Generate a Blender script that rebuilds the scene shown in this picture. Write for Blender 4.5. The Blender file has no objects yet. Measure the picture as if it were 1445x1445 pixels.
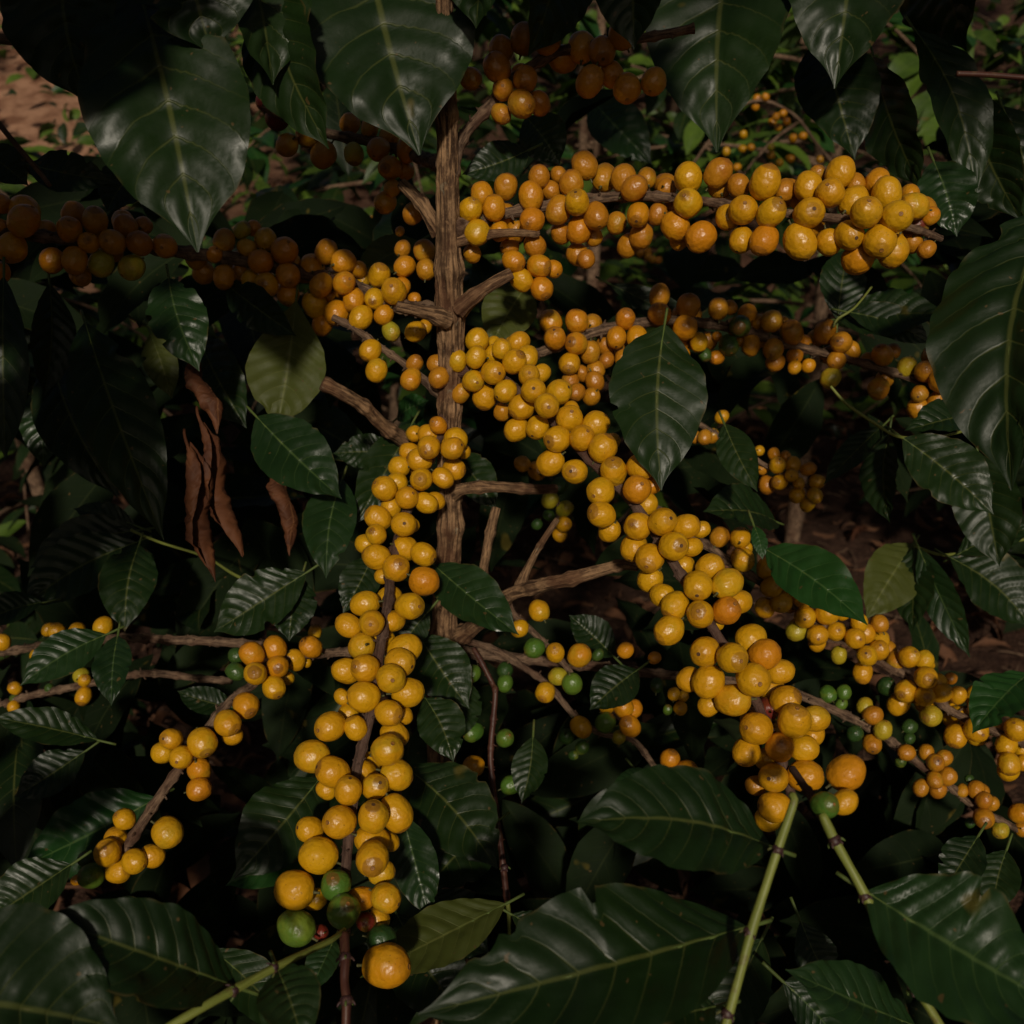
import bpy, math, random
from mathutils import Vector, Matrix, noise
R_ = random.Random(11)
scene = bpy.context.scene
COL = scene.collection
PI = math.pi

# ------------------------------------------------------------------ camera
FPX, C0, PITCH, CAM_H = 1300.0, 722.5, math.radians(25), 1.2
cd = bpy.data.cameras.new('camera'); cam = bpy.data.objects.new('camera', cd); COL.objects.link(cam)
cam.location = (0, 0, CAM_H); cam.rotation_euler = (PI / 2 - PITCH, 0, 0)
cd.sensor_width = 36; cd.lens = 36 * FPX / 1445; cd.clip_start = .01; cd.clip_end = 300
cd.dof.use_dof = True; cd.dof.focus_distance = .50; cd.dof.aperture_fstop = 13.0
scene.camera = cam
CAMW = Matrix.Translation((0, 0, CAM_H)) @ Matrix.Rotation(PI / 2 - PITCH, 4, 'X')
CAMI = CAMW.inverted()
def P(x, y, d):
    return CAMW @ Vector(((x - C0) / FPX * d, -(y - C0) / FPX * d, -d))
def proj(w):
    c = CAMI @ w
    if c.z > -.02: return None
    return (C0 + FPX * c.x / -c.z, C0 - FPX * c.y / -c.z, -c.z)

# ------------------------------------------------------------------ light
SUN_EL, SUN_AZ = math.radians(33), math.radians(1)
SUNV = Vector((math.sin(SUN_AZ) * math.cos(SUN_EL), -math.cos(SUN_AZ) * math.cos(SUN_EL), math.sin(SUN_EL)))
w = bpy.data.worlds.new('World'); scene.world = w; w.use_nodes = True
nt = w.node_tree; bg = nt.nodes['Background']
sky = nt.nodes.new('ShaderNodeTexSky'); sky.sky_type = 'NISHITA'; sky.sun_disc = False
sky.sun_elevation = SUN_EL; sky.dust_density = 4; sky.ozone_density = .3; sky.sun_rotation = PI - SUN_AZ
nt.links.new(sky.outputs[0], bg.inputs[0]); bg.inputs[1].default_value = .05
sl = bpy.data.lights.new('sun', 'SUN'); sun = bpy.data.objects.new('sun', sl); COL.objects.link(sun)
sl.energy = 5.0; sl.angle = math.radians(3.0); sl.color = (1, .90, .74)
sun.rotation_euler = SUNV.to_track_quat('Z', 'Y').to_euler(); sun.location = SUNV * 20
vs = scene.view_settings; vs.view_transform = 'Standard'; vs.look = 'None'; vs.gamma = 1; vs.exposure = -1.1

# ------------------------------------------------------------------ object helpers
def tag(o, label=None, cat=None, group=None, kind=None):
    if label: o['label'] = label
    if cat: o['category'] = cat
    if group: o['group'] = group
    if kind: o['kind'] = kind
    return o
def empty(name, loc, parent=None):
    o = bpy.data.objects.new(name, None); COL.objects.link(o); o.empty_display_size = .05
    if parent: o.parent = parent
    o.location = Vector(loc) - ORG.get(parent, Vector()); ORG[o] = Vector(loc)
    return o
ORG = {}
class MB:
    """collects vertices and faces (world space) with uv and material index"""
    def __init__(s): s.v, s.f, s.uv, s.mi, s.tint = [], [], [], [], []
    def add(s, vs, fs, uvs=None, mi=0, tint=None):
        o = len(s.v); s.v += [Vector(a) for a in vs]
        s.uv += list(uvs) if uvs else [(0, 0)] * len(vs)
        s.tint += [tint if tint is not None else .5] * len(vs)
        s.f += [tuple(i + o for i in f) for f in fs]
        s.mi += [mi] * len(fs) if isinstance(mi, int) else list(mi)
    def build(s, name, mats, parent=None, origin=None, smooth=True):
        org = Vector(origin) if origin is not None else (s.v[0].copy() if s.v else Vector())
        me = bpy.data.meshes.new(name)
        me.from_pydata([tuple(a - org) for a in s.v], [], s.f)
        for m in (mats if isinstance(mats, (list, tuple)) else [mats]): me.materials.append(m)
        me.polygons.foreach_set('material_index', s.mi)
        me.polygons.foreach_set('use_smooth', [smooth] * len(s.f))
        uvl = me.uv_layers.new(name='UVMap')
        li = [0] * len(me.loops); me.loops.foreach_get('vertex_index', li)
        buf = []
        for i in li: buf += s.uv[i]
        uvl.data.foreach_set('uv', buf)
        at = me.attributes.new('tint', 'FLOAT', 'POINT'); at.data.foreach_set('value', s.tint)
        me.update()
        o = bpy.data.objects.new(name, me); COL.objects.link(o)
        if parent:
            o.parent = parent; o.location = org - ORG.get(parent, Vector())
        else: o.location = org
        ORG[o] = org
        return o

# ------------------------------------------------------------------ node helpers
class NT:
    def __init__(s, name):
        s.m = bpy.data.materials.new(name); s.m.use_nodes = True
        s.t = s.m.node_tree; s.n = s.t.nodes; s.p = s.n['Principled BSDF']; s.out = s.n['Material Output']
    def set(s, inp, v):
        if hasattr(v, 'is_output'): s.t.links.new(v, inp)
        else: inp.default_value = v
    def math(s, op, a, b=0.0, c=None, clamp=False):
        n = s.n.new('ShaderNodeMath'); n.operation = op; n.use_clamp = clamp
        s.set(n.inputs[0], a); s.set(n.inputs[1], b)
        if c is not None: s.set(n.inputs[2], c)
        return n.outputs[0]
    def mix(s, f, a, b, mode='MIX'):
        n = s.n.new('ShaderNodeMixRGB'); n.blend_type = mode
        s.set(n.inputs[0], f)
        for i, v in ((1, a), (2, b)):
            s.set(n.inputs[i], v if hasattr(v, 'is_output') else (*v, 1))
        return n.outputs[0]
    def noise(s, vec, scale, detail=3, rough=.55, out=0):
        n = s.n.new('ShaderNodeTexNoise'); n.inputs['Scale'].default_value = scale
        n.inputs['Detail'].default_value = detail; n.inputs['Roughness'].default_value = rough
        if vec is not None: s.t.links.new(vec, n.inputs['Vector'])
        return n.outputs[out]
    def coord(s, k): 
        if not hasattr(s, '_tc'): s._tc = s.n.new('ShaderNodeTexCoord')
        return s._tc.outputs[k]
    def rnd(s):
        if not hasattr(s, '_oi'): s._oi = s.n.new('ShaderNodeObjectInfo')
        return s._oi.outputs['Random']
    def attr(s, k):
        n = s.n.new('ShaderNodeAttribute'); n.attribute_name = k; return n.outputs['Fac']
    def sep(s, v):
        n = s.n.new('ShaderNodeSeparateXYZ'); s.t.links.new(v, n.inputs[0]); return n.outputs
    def comb(s, x, y, z):
        n = s.n.new('ShaderNodeCombineXYZ')
        for i, v in enumerate((x, y, z)): s.set(n.inputs[i], v)
        return n.outputs[0]
    def mapr(s, v, a, b, c, d):
        n = s.n.new('ShaderNodeMapRange'); s.set(n.inputs[0], v)
        for i, x in enumerate((a, b, c, d)): s.set(n.inputs[i + 1], x)
        return n.outputs[0]
    def sstep(s, v, a, b):
        n = s.n.new('ShaderNodeMapRange'); n.interpolation_type = 'SMOOTHSTEP'; s.set(n.inputs[0], v)
        n.inputs[1].default_value = a; n.inputs[2].default_value = b
        return n.outputs[0]
    def bump(s, h, strength, dist):
        n = s.n.new('ShaderNodeBump'); n.inputs['Strength'].default_value = strength
        n.inputs['Distance'].default_value = dist; s.t.links.new(h, n.inputs['Height'])
        return n.outputs[0]
    def base(s, col, rough, normal=None, **kw):
        s.set(s.p.inputs['Base Color'], col if hasattr(col, 'is_output') else (*col, 1))
        s.set(s.p.inputs['Roughness'], rough)
        if normal is not None: s.t.links.new(normal, s.p.inputs['Normal'])
        for k, v in kw.items(): s.set(s.p.inputs[k.replace('_', ' ')], v)
        return s.m

def leaf_mat(name, top, top2, under, vein, rough=.36, veins=9, transl=.12, spec=.32, dustamt=.04):
    t = NT(name); uv = t.sep(t.coord('UV')); u = uv[0]
    v = t.math('ABSOLUTE', t.math('MULTIPLY_ADD', uv[1], 2, -1))
    ob = t.coord('Object'); tint = t.attr('tint')
    rnd = t.math('FRACT', t.math('ADD', t.rnd(), tint))
    blot = t.noise(ob, 45, 3)
    c = t.mix(t.mapr(t.math('MULTIPLY_ADD', rnd, .6, t.math('MULTIPLY', blot, .7)), .25, .95, 0, 1), top, top2)
    ph = t.math('MULTIPLY', t.math('SUBTRACT', u, t.math('ADD', t.math('MULTIPLY', v, .13), t.math('MULTIPLY', t.math('MULTIPLY', v, v), .06))), float(veins))
    dv = t.math('ABSOLUTE', t.math('SUBTRACT', t.math('FRACT', t.math('ADD', ph, .5)), .5))
    lat = t.math('MULTIPLY', t.math('SUBTRACT', 1, t.sstep(dv, .0, .055)), t.mapr(v, .1, .95, .75, .12))
    mid = t.math('SUBTRACT', 1, t.sstep(v, .012, .05))
    mid = t.math('MULTIPLY', mid, t.mapr(u, 0, 1, 1, .55))
    c = t.mix(t.math('MULTIPLY', lat, .62), c, vein)
    c = t.mix(t.math('MULTIPLY', mid, .9), c, vein)
    # small necrotic flecks, dust
    fl = t.sstep(t.noise(ob, 210, 1), .735, .77)
    c = t.mix(t.math('MULTIPLY', fl, .7), c, (.09, .055, .02))
    rust = t.sstep(t.noise(ob, 38, 2, .4), .70, .76); c = t.mix(t.math('MULTIPLY', rust, .65), c, (.10, .075, .012))
    edge = t.math('MULTIPLY', t.sstep(v, .93, 1), t.sstep(t.noise(ob, 60, 2), .5, .66))
    c = t.mix(t.math('MULTIPLY', edge, .5), c, (.09, .06, .018))
    geo = t.n.new('ShaderNodeNewGeometry')
    c = t.mix(geo.outputs['Backfacing'], c, under)
    dust = t.noise(ob, 30, 4, .7)
    c = t.mix(t.math('MULTIPLY', t.sstep(dust, .50, .74), dustamt), c, (.06, .054, .038)); r = t.mapr(dust, .3, .75, rough - .06, rough + .2)
    r = t.math('ADD', r, t.math('MULTIPLY', geo.outputs['Backfacing'], .2))
    h = t.math('ADD', t.math('MULTIPLY', t.noise(ob, 520, 2), .3), t.math('MULTIPLY', t.noise(ob, 120, 3), .8))
    h = t.math('SUBTRACT', h, t.math('MULTIPLY', lat, 1.4))
    nrm = t.bump(h, .35, .0006)
    t.base(c, r, nrm, Specular_IOR_Level=spec)
    tr = t.n.new('ShaderNodeBsdfTranslucent'); t.t.links.new(t.mix(1.0, c, (1.6, 1.9, .5), 'MULTIPLY'), tr.inputs[0])
    mx = t.n.new('ShaderNodeMixShader'); mx.inputs[0].default_value = transl
    t.t.links.new(t.p.outputs[0], mx.inputs[1]); t.t.links.new(tr.outputs[0], mx.inputs[2])
    t.t.links.new(mx.outputs[0], t.out.inputs['Surface'])
    return t.m

def cherry_mat(name, c1, c2, blush, blush_amt=.6, sss=.0):
    t = NT(name); ob = t.coord('Object'); z = t.sep(ob)[2]; rn = t.rnd()
    off = t.comb(t.math('MULTIPLY', rn, 37.0), t.math('MULTIPLY', rn, 91.0), 0.0)
    n = t.n.new('ShaderNodeVectorMath'); n.operation = 'ADD'; t.t.links.new(ob, n.inputs[0]); t.t.links.new(off, n.inputs[1])
    vec = n.outputs[0]
    big = t.noise(vec, 1.1, 2)
    c = t.mix(t.mapr(rn, 0, 1, 0, 1), c1, c2)
    rn2 = t.math('FRACT', t.math('MULTIPLY', rn, 17.3))
    bl = t.math('MULTIPLY', t.sstep(t.math('ADD', big, t.math('MULTIPLY', z, .16)), .42, .82), t.math('MULTIPLY', rn2, blush_amt))
    c = t.mix(bl, c, blush)
    rn3 = t.math('FRACT', t.math('MULTIPLY', rn, 53.9)); gp = t.math('MULTIPLY', t.sstep(t.noise(t.comb(t.math('MULTIPLY', rn, 61.0), t.sep(vec)[1], t.sep(vec)[2]), .9, 2), .45, .7), t.math('MULTIPLY', t.sstep(rn3, .45, 1.0), .55))
    c = t.mix(gp, c, t.mix(.55, c, (.30, .29, .02)))
    # freckles and scars
    f1 = t.sstep(t.noise(vec, 7.5, 1), .70, .735)
    c = t.mix(t.math('MULTIPLY', f1, .55), c, (.12, .05, .008))
    f2 = t.math('MULTIPLY', t.sstep(t.noise(vec, 22, 2), .62, .74), .10)
    c = t.mix(f2, c, (.22, .09, .01))
    # dull brownish halo round the calyx
    halo = t.math('MULTIPLY', t.sstep(t.math('ADD', z, t.math('MULTIPLY', t.noise(vec, 5, 2), .08)), .985, 1.06), t.math('FRACT', t.math('MULTIPLY', rn, 7.7)))
    c = t.mix(t.math('MULTIPLY', halo, .7), c, (.16, .06, .012))
    r = t.mapr(t.noise(vec, 3.5, 4), .3, .7, .33, .42)
    nrm = t.bump(t.math('ADD', t.math('MULTIPLY', t.noise(vec, 7, 1), .15), t.math('MULTIPLY', t.noise(vec, 2.0, 1), 1.0)), .12, .03)
    t.base(c, r, nrm, Specular_IOR_Level=.5, Subsurface_Weight=sss)
    t.p.inputs['Subsurface Radius'].default_value = (1, .45, .08); t.p.inputs['Subsurface Scale'].default_value = .0025
    return t.m

def bark_mat(name, dark, light, lscale=1.0, sheen=.85):
    t = NT(name); uv = t.sep(t.coord('UV')); ob = t.coord('Object')
    st = t.comb(t.math('MULTIPLY', uv[0], 9.0), t.math('MULTIPLY', uv[1], 70.0 * lscale), 0.0)
    s1 = t.noise(st, 1.6, 6, .7); s2 = t.noise(ob, 90, 4); s3 = t.noise(ob, 420, 3)
    wv = t.comb(t.math('MULTIPLY', uv[0], 34.0), t.math('MULTIPLY', uv[1], 60.0 * lscale), 3.0)
    s4 = t.noise(wv, 1.0, 4, .6)
    f = t.math('ADD', t.math('MULTIPLY', s1, .7), t.math('ADD', t.math('MULTIPLY', s4, .5), t.math('MULTIPLY', s2, .35)))
    c = t.mix(t.sstep(f, .60, .95), dark, light); c = t.mix(t.math('MULTIPLY', t.sstep(t.attr('tint'), .52, .30), .85), c, (dark[0] * .45, dark[1] * .4, dark[2] * .35))
    c = t.mix(t.math('MULTIPLY', t.sstep(s3, .55, .75), .35), c, (light[0] * 1.3, light[1] * 1.3, light[2] * 1.25))
    c = t.mix(t.math('MULTIPLY', t.sstep(t.noise(ob, 60, 3), .58, .68), .6), c, (dark[0] * .6, dark[1] * .55, dark[2] * .5))
    c = t.mix(t.math('MULTIPLY', t.sstep(t.noise(ob, 24, 3), .48, .66), .62), c, (dark[0] * 1.1, dark[1] * .8, dark[2] * .7)); c = t.mix(t.math('MULTIPLY', t.sstep(t.noise(ob, 75, 4, .7), .64, .72), .45), c, (.26, .24, .17))
    h = t.math('ADD', f, t.math('MULTIPLY', s3, .35))
    return t.base(c, sheen, t.bump(h, .9, .0016), Specular_IOR_Level=.25)

def stem_mat(name, a, b):
    t = NT(name); uv = t.sep(t.coord('UV')); ob = t.coord('Object')
    s = t.noise(t.comb(t.math('MULTIPLY', uv[0], 12.0), t.math('MULTIPLY', uv[1], 40.0), 0.0), 1.2, 4)
    c = t.mix(t.sstep(s, .4, .65), a, b)
    c = t.mix(t.math('MULTIPLY', t.sstep(t.noise(ob, 160, 3), .58, .7), .5), c, (.10, .06, .025))
    return t.base(c, .5, t.bump(t.noise(ob, 500, 3), .3, .0004), Specular_IOR_Level=.35)

M = {}
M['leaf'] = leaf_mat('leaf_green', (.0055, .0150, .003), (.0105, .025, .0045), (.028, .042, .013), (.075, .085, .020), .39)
M['inner'] = leaf_mat('leaf_inner_shaded', (.005, .010, .0035), (.009, .017, .005), (.009, .014, .006), (.02, .028, .009), .66, 9, .04, .08, .03)  # darker than the outer leaves: shade among foliage put into the colour
M['gloss'] = leaf_mat('leaf_glossy', (.007, .019, .005), (.013, .034, .008), (.028, .045, .016), (.055, .09, .025), .33)
M['olive'] = leaf_mat('leaf_olive', (.05, .062, .010), (.066, .078, .013), (.055, .07, .014), (.13, .14, .035), .5, 9, .25)
M['young'] = leaf_mat('leaf_young', (.010, .040, .008), (.017, .060, .011), (.04, .08, .022), (.07, .13, .035), .36, 8, .25)
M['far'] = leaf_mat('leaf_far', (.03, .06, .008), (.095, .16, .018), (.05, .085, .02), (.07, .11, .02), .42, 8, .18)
M['dry'] = leaf_mat('leaf_dry', (.045, .014, .006), (.12, .042, .015), (.08, .027, .011), (.19, .085, .034), .66, 10, .06, .25)
M['litter'] = leaf_mat('leaf_litter', (.03, .013, .008), (.22, .095, .045), (.12, .055, .028), (.11, .05, .026), .75, 8, .05)
M['stalk'] = stem_mat('fruit_stalk', (.055, .06, .018), (.09, .075, .025))
M['petiole'] = stem_mat('petiole', (.06, .09, .02), (.10, .13, .03))
M['green_stem'] = stem_mat('green_stem', (.13, .15, .025), (.19, .21, .045))
M['node'] = stem_mat('stem_node', (.03, .012, .014), (.06, .025, .022))
M['red_stem'] = stem_mat('red_stem', (.045, .014, .010), (.075, .028, .016))
M['bark'] = bark_mat('bark', (.07, .036, .019), (.33, .195, .10))
M['twig'] = bark_mat('twig_bark', (.055, .03, .019), (.25, .16, .10))
M['twig_smooth'] = bark_mat('twig_smooth', (.07, .037, .026), (.13, .08, .058))
CH = {
 'y': cherry_mat('cherry_yellow', (.54, .283, .004), (.52, .243, .004), (.46, .175, .005), .45),
 'o': cherry_mat('cherry_orange', (.52, .225, .004), (.49, .175, .005), (.44, .12, .006), .4),  # orange fruit; on branches E and K also warm shading put into colour
 'd': cherry_mat('cherry_dull_shaded', (.44, .19, .007), (.38, .14, .007), (.30, .085, .007)),  # duller fruit; also paints in the shade on rear and upper fruit
 'gy': cherry_mat('cherry_turning', (.30, .27, .016), (.40, .29, .014), (.45, .2, .01)),
 'g': cherry_mat('cherry_green', (.045, .12, .014), (.085, .15, .016), (.12, .14, .014), .4),
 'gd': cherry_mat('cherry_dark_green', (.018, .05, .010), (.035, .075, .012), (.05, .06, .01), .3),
 'r': cherry_mat('cherry_red', (.17, .022, .010), (.12, .014, .008), (.08, .01, .006), .5),
}
t = NT('calyx'); M['calyx'] = t.base(t.mix(t.noise(t.coord('Object'), 9, 3), (.36, .15, .012), (.17, .065, .012)), .6)
t = NT('calyx_dark'); M['calyx_dark'] = t.base(t.mix(t.noise(t.coord('Object'), 9, 3), (.11, .045, .010), (.035, .016, .007)), .7)
# ------------------------------------------------------------------ shape helpers
def spline(pts, rad, step):
    """Catmull-Rom through pts, resampled about every step metres -> [(pos, radius)]"""
    n = len(pts); out = []
    for i in range(n - 1):
        p0, p1, p2, p3 = pts[max(i - 1, 0)], pts[i], pts[i + 1], pts[min(i + 2, n - 1)]
        k = max(2, int((p2 - p1).length / step))
        for j in range(k):
            q = j / k
            pos = .5 * ((2 * p1) + (p2 - p0) * q + (2 * p0 - 5 * p1 + 4 * p2 - p3) * q * q + (3 * p1 - p0 - 3 * p2 + p3) * q ** 3)
            out.append((pos, rad[i] * (1 - q) + rad[i + 1] * q))
    out.append((pts[-1], rad[-1]))
    return out

def tube(mb, pts, rad, sides=10, step=.003, rough=.0, node_gap=0, node_amp=.3, mi=0, fiss=0, seed=0, ends=True, cap_mi=None):
    sp = spline(pts, rad, step); L = 0; rings = []
    t0 = (sp[1][0] - sp[0][0]).normalized()
    a = t0.orthogonal().normalized(); prev = sp[0][0]
    vs, uvs, tn = [], [], []
    for i, (p, r) in enumerate(sp):
        t = (sp[min(i + 1, len(sp) - 1)][0] - sp[max(i - 1, 0)][0])
        t = t.normalized() if t.length > 1e-9 else t0
        a = (a - t * a.dot(t)).normalized(); b = t.cross(a)
        L += (p - prev).length; prev = p
        rr = r
        if node_gap:
            ph = (L / node_gap + seed * .37) % 1.0; dd = min(ph, 1 - ph) * node_gap
            rr *= 1 + node_amp * math.exp(-(dd / (r * .75)) ** 2)
        for k in range(sides):
            th = 2 * PI * k / sides; dv = a * math.cos(th) + b * math.sin(th)
            q = 0
            if rough: q += rough * (noise.noise(p * 220 + dv * 1.3 + Vector((seed, 0, 0))) + .6 * noise.noise(p * 640 + dv * 3))
            if fiss:
                z = L * 52 + .7 * noise.noise(p * 60)
                f1 = .34 - 1.6 * max(0, .34 - abs(noise.noise(Vector((math.cos(th) * 2.7, math.sin(th) * 2.7, z * .42 + seed))))) / .34 * .5
                f2 = .5 * noise.noise(Vector((math.cos(th) * 7, math.sin(th) * 7, z * 1.1 + seed))) + .3 * noise.noise(Vector((math.cos(th) * 15, math.sin(th) * 15, z * 2.4 + seed)))
                q += fiss * (f1 + f2)
            tn.append(.5 + (q * 2.2 if fiss else 0))
            vs.append(p + dv * (rr * (1 + q))); uvs.append((k / sides, L))
    n = len(sp); fs = []
    for i in range(n - 1):
        for k in range(sides):
            k2 = (k + 1) % sides
            fs.append((i * sides + k, i * sides + k2, (i + 1) * sides + k2, (i + 1) * sides + k))
    mis = [mi] * len(fs)
    if ends:
        for i, (c, fl) in enumerate(((sp[0][0], True), (sp[-1][0], False))):
            ci = len(vs); tv = (sp[1][0] - sp[0][0]).normalized() * -.15 * sp[0][1] if fl else (sp[-1][0] - sp[-2][0]).normalized() * .15 * sp[-1][1]
            vs.append(c + tv); uvs.append((.5, 0)); tn.append(.5); o = 0 if fl else (n - 1) * sides
            for k in range(sides):
                k2 = (k + 1) % sides
                fs.append((ci, o + k2, o + k) if fl else (ci, o + k, o + k2)); mis.append(mi if cap_mi is None else cap_mi)
    o_ = len(mb.v); mb.add(vs, fs, uvs, mis); mb.tint[o_:] = tn

def ss(a, b, x):
    t = min(1, max(0, (x - a) / (b - a))); return t * t * (3 - 2 * t)

def lprof(u, pk=.93):
    return max(0.0, (math.sin(PI * min(1, u) ** pk)) ** .92 * (1 - .46 * ss(.84, .98, u)))

def leaf_geo(mb, B, T, width, nrm, sag=.06, fold=.18, wave=.05, quilt=.03, veins=9, nu=64, nv=16, seed=0, twist=0, petiole=.0, mi=0, pmi=1, bend=0, curl=0, tint=None, crinkle=0, pk=.93):
    """one coffee leaf from base B to tip T; nrm = direction its upper face looks"""
    ax = T - B; L = ax.length; ax.normalize()
    n0 = (nrm - ax * nrm.dot(ax)).normalized(); s0 = ax.cross(n0)
    rr = random.Random(seed); ph1, ph2 = rr.random() * 6, rr.random() * 6
    vs, uvs = [], []; hw = width / 2
    bites = [(rr.uniform(.15, .9), rr.choice((-1, 1)), rr.uniform(.06, .3), rr.uniform(.012, .035)) for _ in range(rr.choice((0, 1, 1, 2, 3)))] if nu > 40 else []
    def axis(u):
        return B + ax * (L * u) + n0 * (L * sag * math.sin(PI * u)) + s0 * (L * bend * math.sin(PI * u))
    for i in range(nu + 1):
        u = i / nu
        c = axis(u); e = 1e-3
        t = (axis(u + e) - axis(u - e)).normalized()
        tw = twist * (u - .5)
        n = n0 * math.cos(tw) + s0 * math.sin(tw); n = (n - t * n.dot(t)).normalized(); s = t.cross(n)
        w_ = hw * max(lprof(u, pk), .015)
        for j in range(nv + 1):
            v = -1 + 2 * j / nv; av = abs(v)
            pu = veins * (u - .13 * av - .06 * v * v); sd_ = 1 if v > 0 else -1; pu += .05 * math.sin(u * 9 + ph1 * sd_)
            q = abs(math.sin(PI * pu)) ** .75 - .5
            h = quilt * width * q * (.55 + .9 * (noise.noise(Vector((pu * .9, sd_ * 3, seed * .7))) * .5 + .5)) * (1 - .35 * av) * ss(0, .10, av) * ss(0, .1, u) * ss(1, .85, u)
            h += wave * width * (av ** 2.2) * (math.sin(u * 13 + ph1 + (1.7 if v > 0 else 0)) * .5 + .5 * math.sin(u * 27 + ph2 + (2.4 if v > 0 else 0)))
            h += .034 * width * noise.noise(Vector((u * 4.2 + seed, v * 1.5, 0))) * ss(0, .3, av) + .010 * width * noise.noise(Vector((u * 11 + seed, v * 3.5, 0)))
            if crinkle: h += crinkle * width * (noise.noise(Vector((u * 8 + seed, v * 3, 1))) + .5 * noise.noise(Vector((u * 19, v * 7 + seed, 2))))
            fo = fold + curl * av
            w_s = w_ * (1 + (.3 if crinkle else .035) * noise.noise(Vector((u * 14, sd_ * 5, seed))))
            for (bu, bs, bd, bw) in bites:
                if bs == sd_: w_s *= 1 - bd * math.exp(-((u - bu) / bw) ** 4)
            x = w_s * v * math.cos(fo); y = w_ * av * math.sin(fo)
            vs.append(c + s * x + n * (y + h * min(1, lprof(u, pk) * 1.6))); uvs.append((u, v * .5 + .5))
    fs = []
    for i in range(nu):
        for j in range(nv):
            a = i * (nv + 1) + j
            fs.append((a, a + 1, a + nv + 2, a + nv + 1))
    mb.add(vs, fs, uvs, mi, tint)
    if pmi is not None and nu > 20:      # raised midrib below and a short petiole
        r0 = max(.0006, width * .011)
        pp = [axis(-petiole / L) if petiole else axis(0)] + [axis(q / 12 + .01) - n0 * r0 * .9 for q in range(11)]
        tube(mb, pp, [r0 * 1.5] + [r0 * (1.3 - .1 * q) for q in range(11)], 6, .004, mi=pmi)

# cherries: a lathed drupe with a calyx disc, a dimple and a stalk; local radius 1, axis z
def cherry_mesh(name, mats, asp, seed, dark):
    N = 22; prof = [(0, .975 * asp), (.04, .975 * asp), (.06, .965 * asp), (.11, 1.008 * asp), (.135, .995 * asp), (.165, .98 * asp), (.2, .972 * asp)]
    mi_r = [1, 3, 1, 3, 0, 0]
    for a in range(1, 14):
        th = .22 + (PI - .30 - .22) * a / 13
        prof.append((math.sin(th) ** .94, math.cos(th) * asp)); mi_r.append(0)
    prof += [(.12, -.965 * asp), (.085, -1.03 * asp), (.065, -1.12 * asp), (.08, -1.26 * asp)]; mi_r += [0, 2, 2, 2]
    rr = random.Random(seed); vs, fs, mis = [], [], []
    sq = 1 + rr.uniform(-.05, .05); ox, oy = rr.uniform(-.05, .05), rr.uniform(-.05, .05)
    for i, (r, z) in enumerate(prof):
        for k in range(N):
            th = 2 * PI * k / N
            d = Vector((math.cos(th) * r, math.sin(th) * r * sq, z))
            d *= 1 + (.06 * noise.noise(d * 1.2 + Vector((seed * 3.1, 0, 0))) if z > -asp else 0)
            d.x += ox * max(0, z) ; d.y += oy * max(0, z)
            vs.append(d)
    for i in range(len(prof) - 1):
        for k in range(N):
            k2 = (k + 1) % N
            fs.append((i * N + k, (i + 1) * N + k, (i + 1) * N + k2, i * N + k2)); mis.append(mi_r[i])
    me = bpy.data.meshes.new(name); me.from_pydata([tuple(v) for v in vs], [], fs)
    for m in mats: me.materials.append(m)
    me.polygons.foreach_set('material_index', mis); me.polygons.foreach_set('use_smooth', [True] * len(fs)); me.update()
    return me
CM = {}
for key, m in CH.items():
    CM[key] = [cherry_mesh('coffee_cherry', [m, M['calyx_dark' if k == 1 else 'calyx'], M['stalk'], M['calyx_dark']], a, k * 7 + 1, k == 1)
               for k, a in enumerate((1.07, 1.14, 1.2, 1.26, 1.10))]
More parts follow.
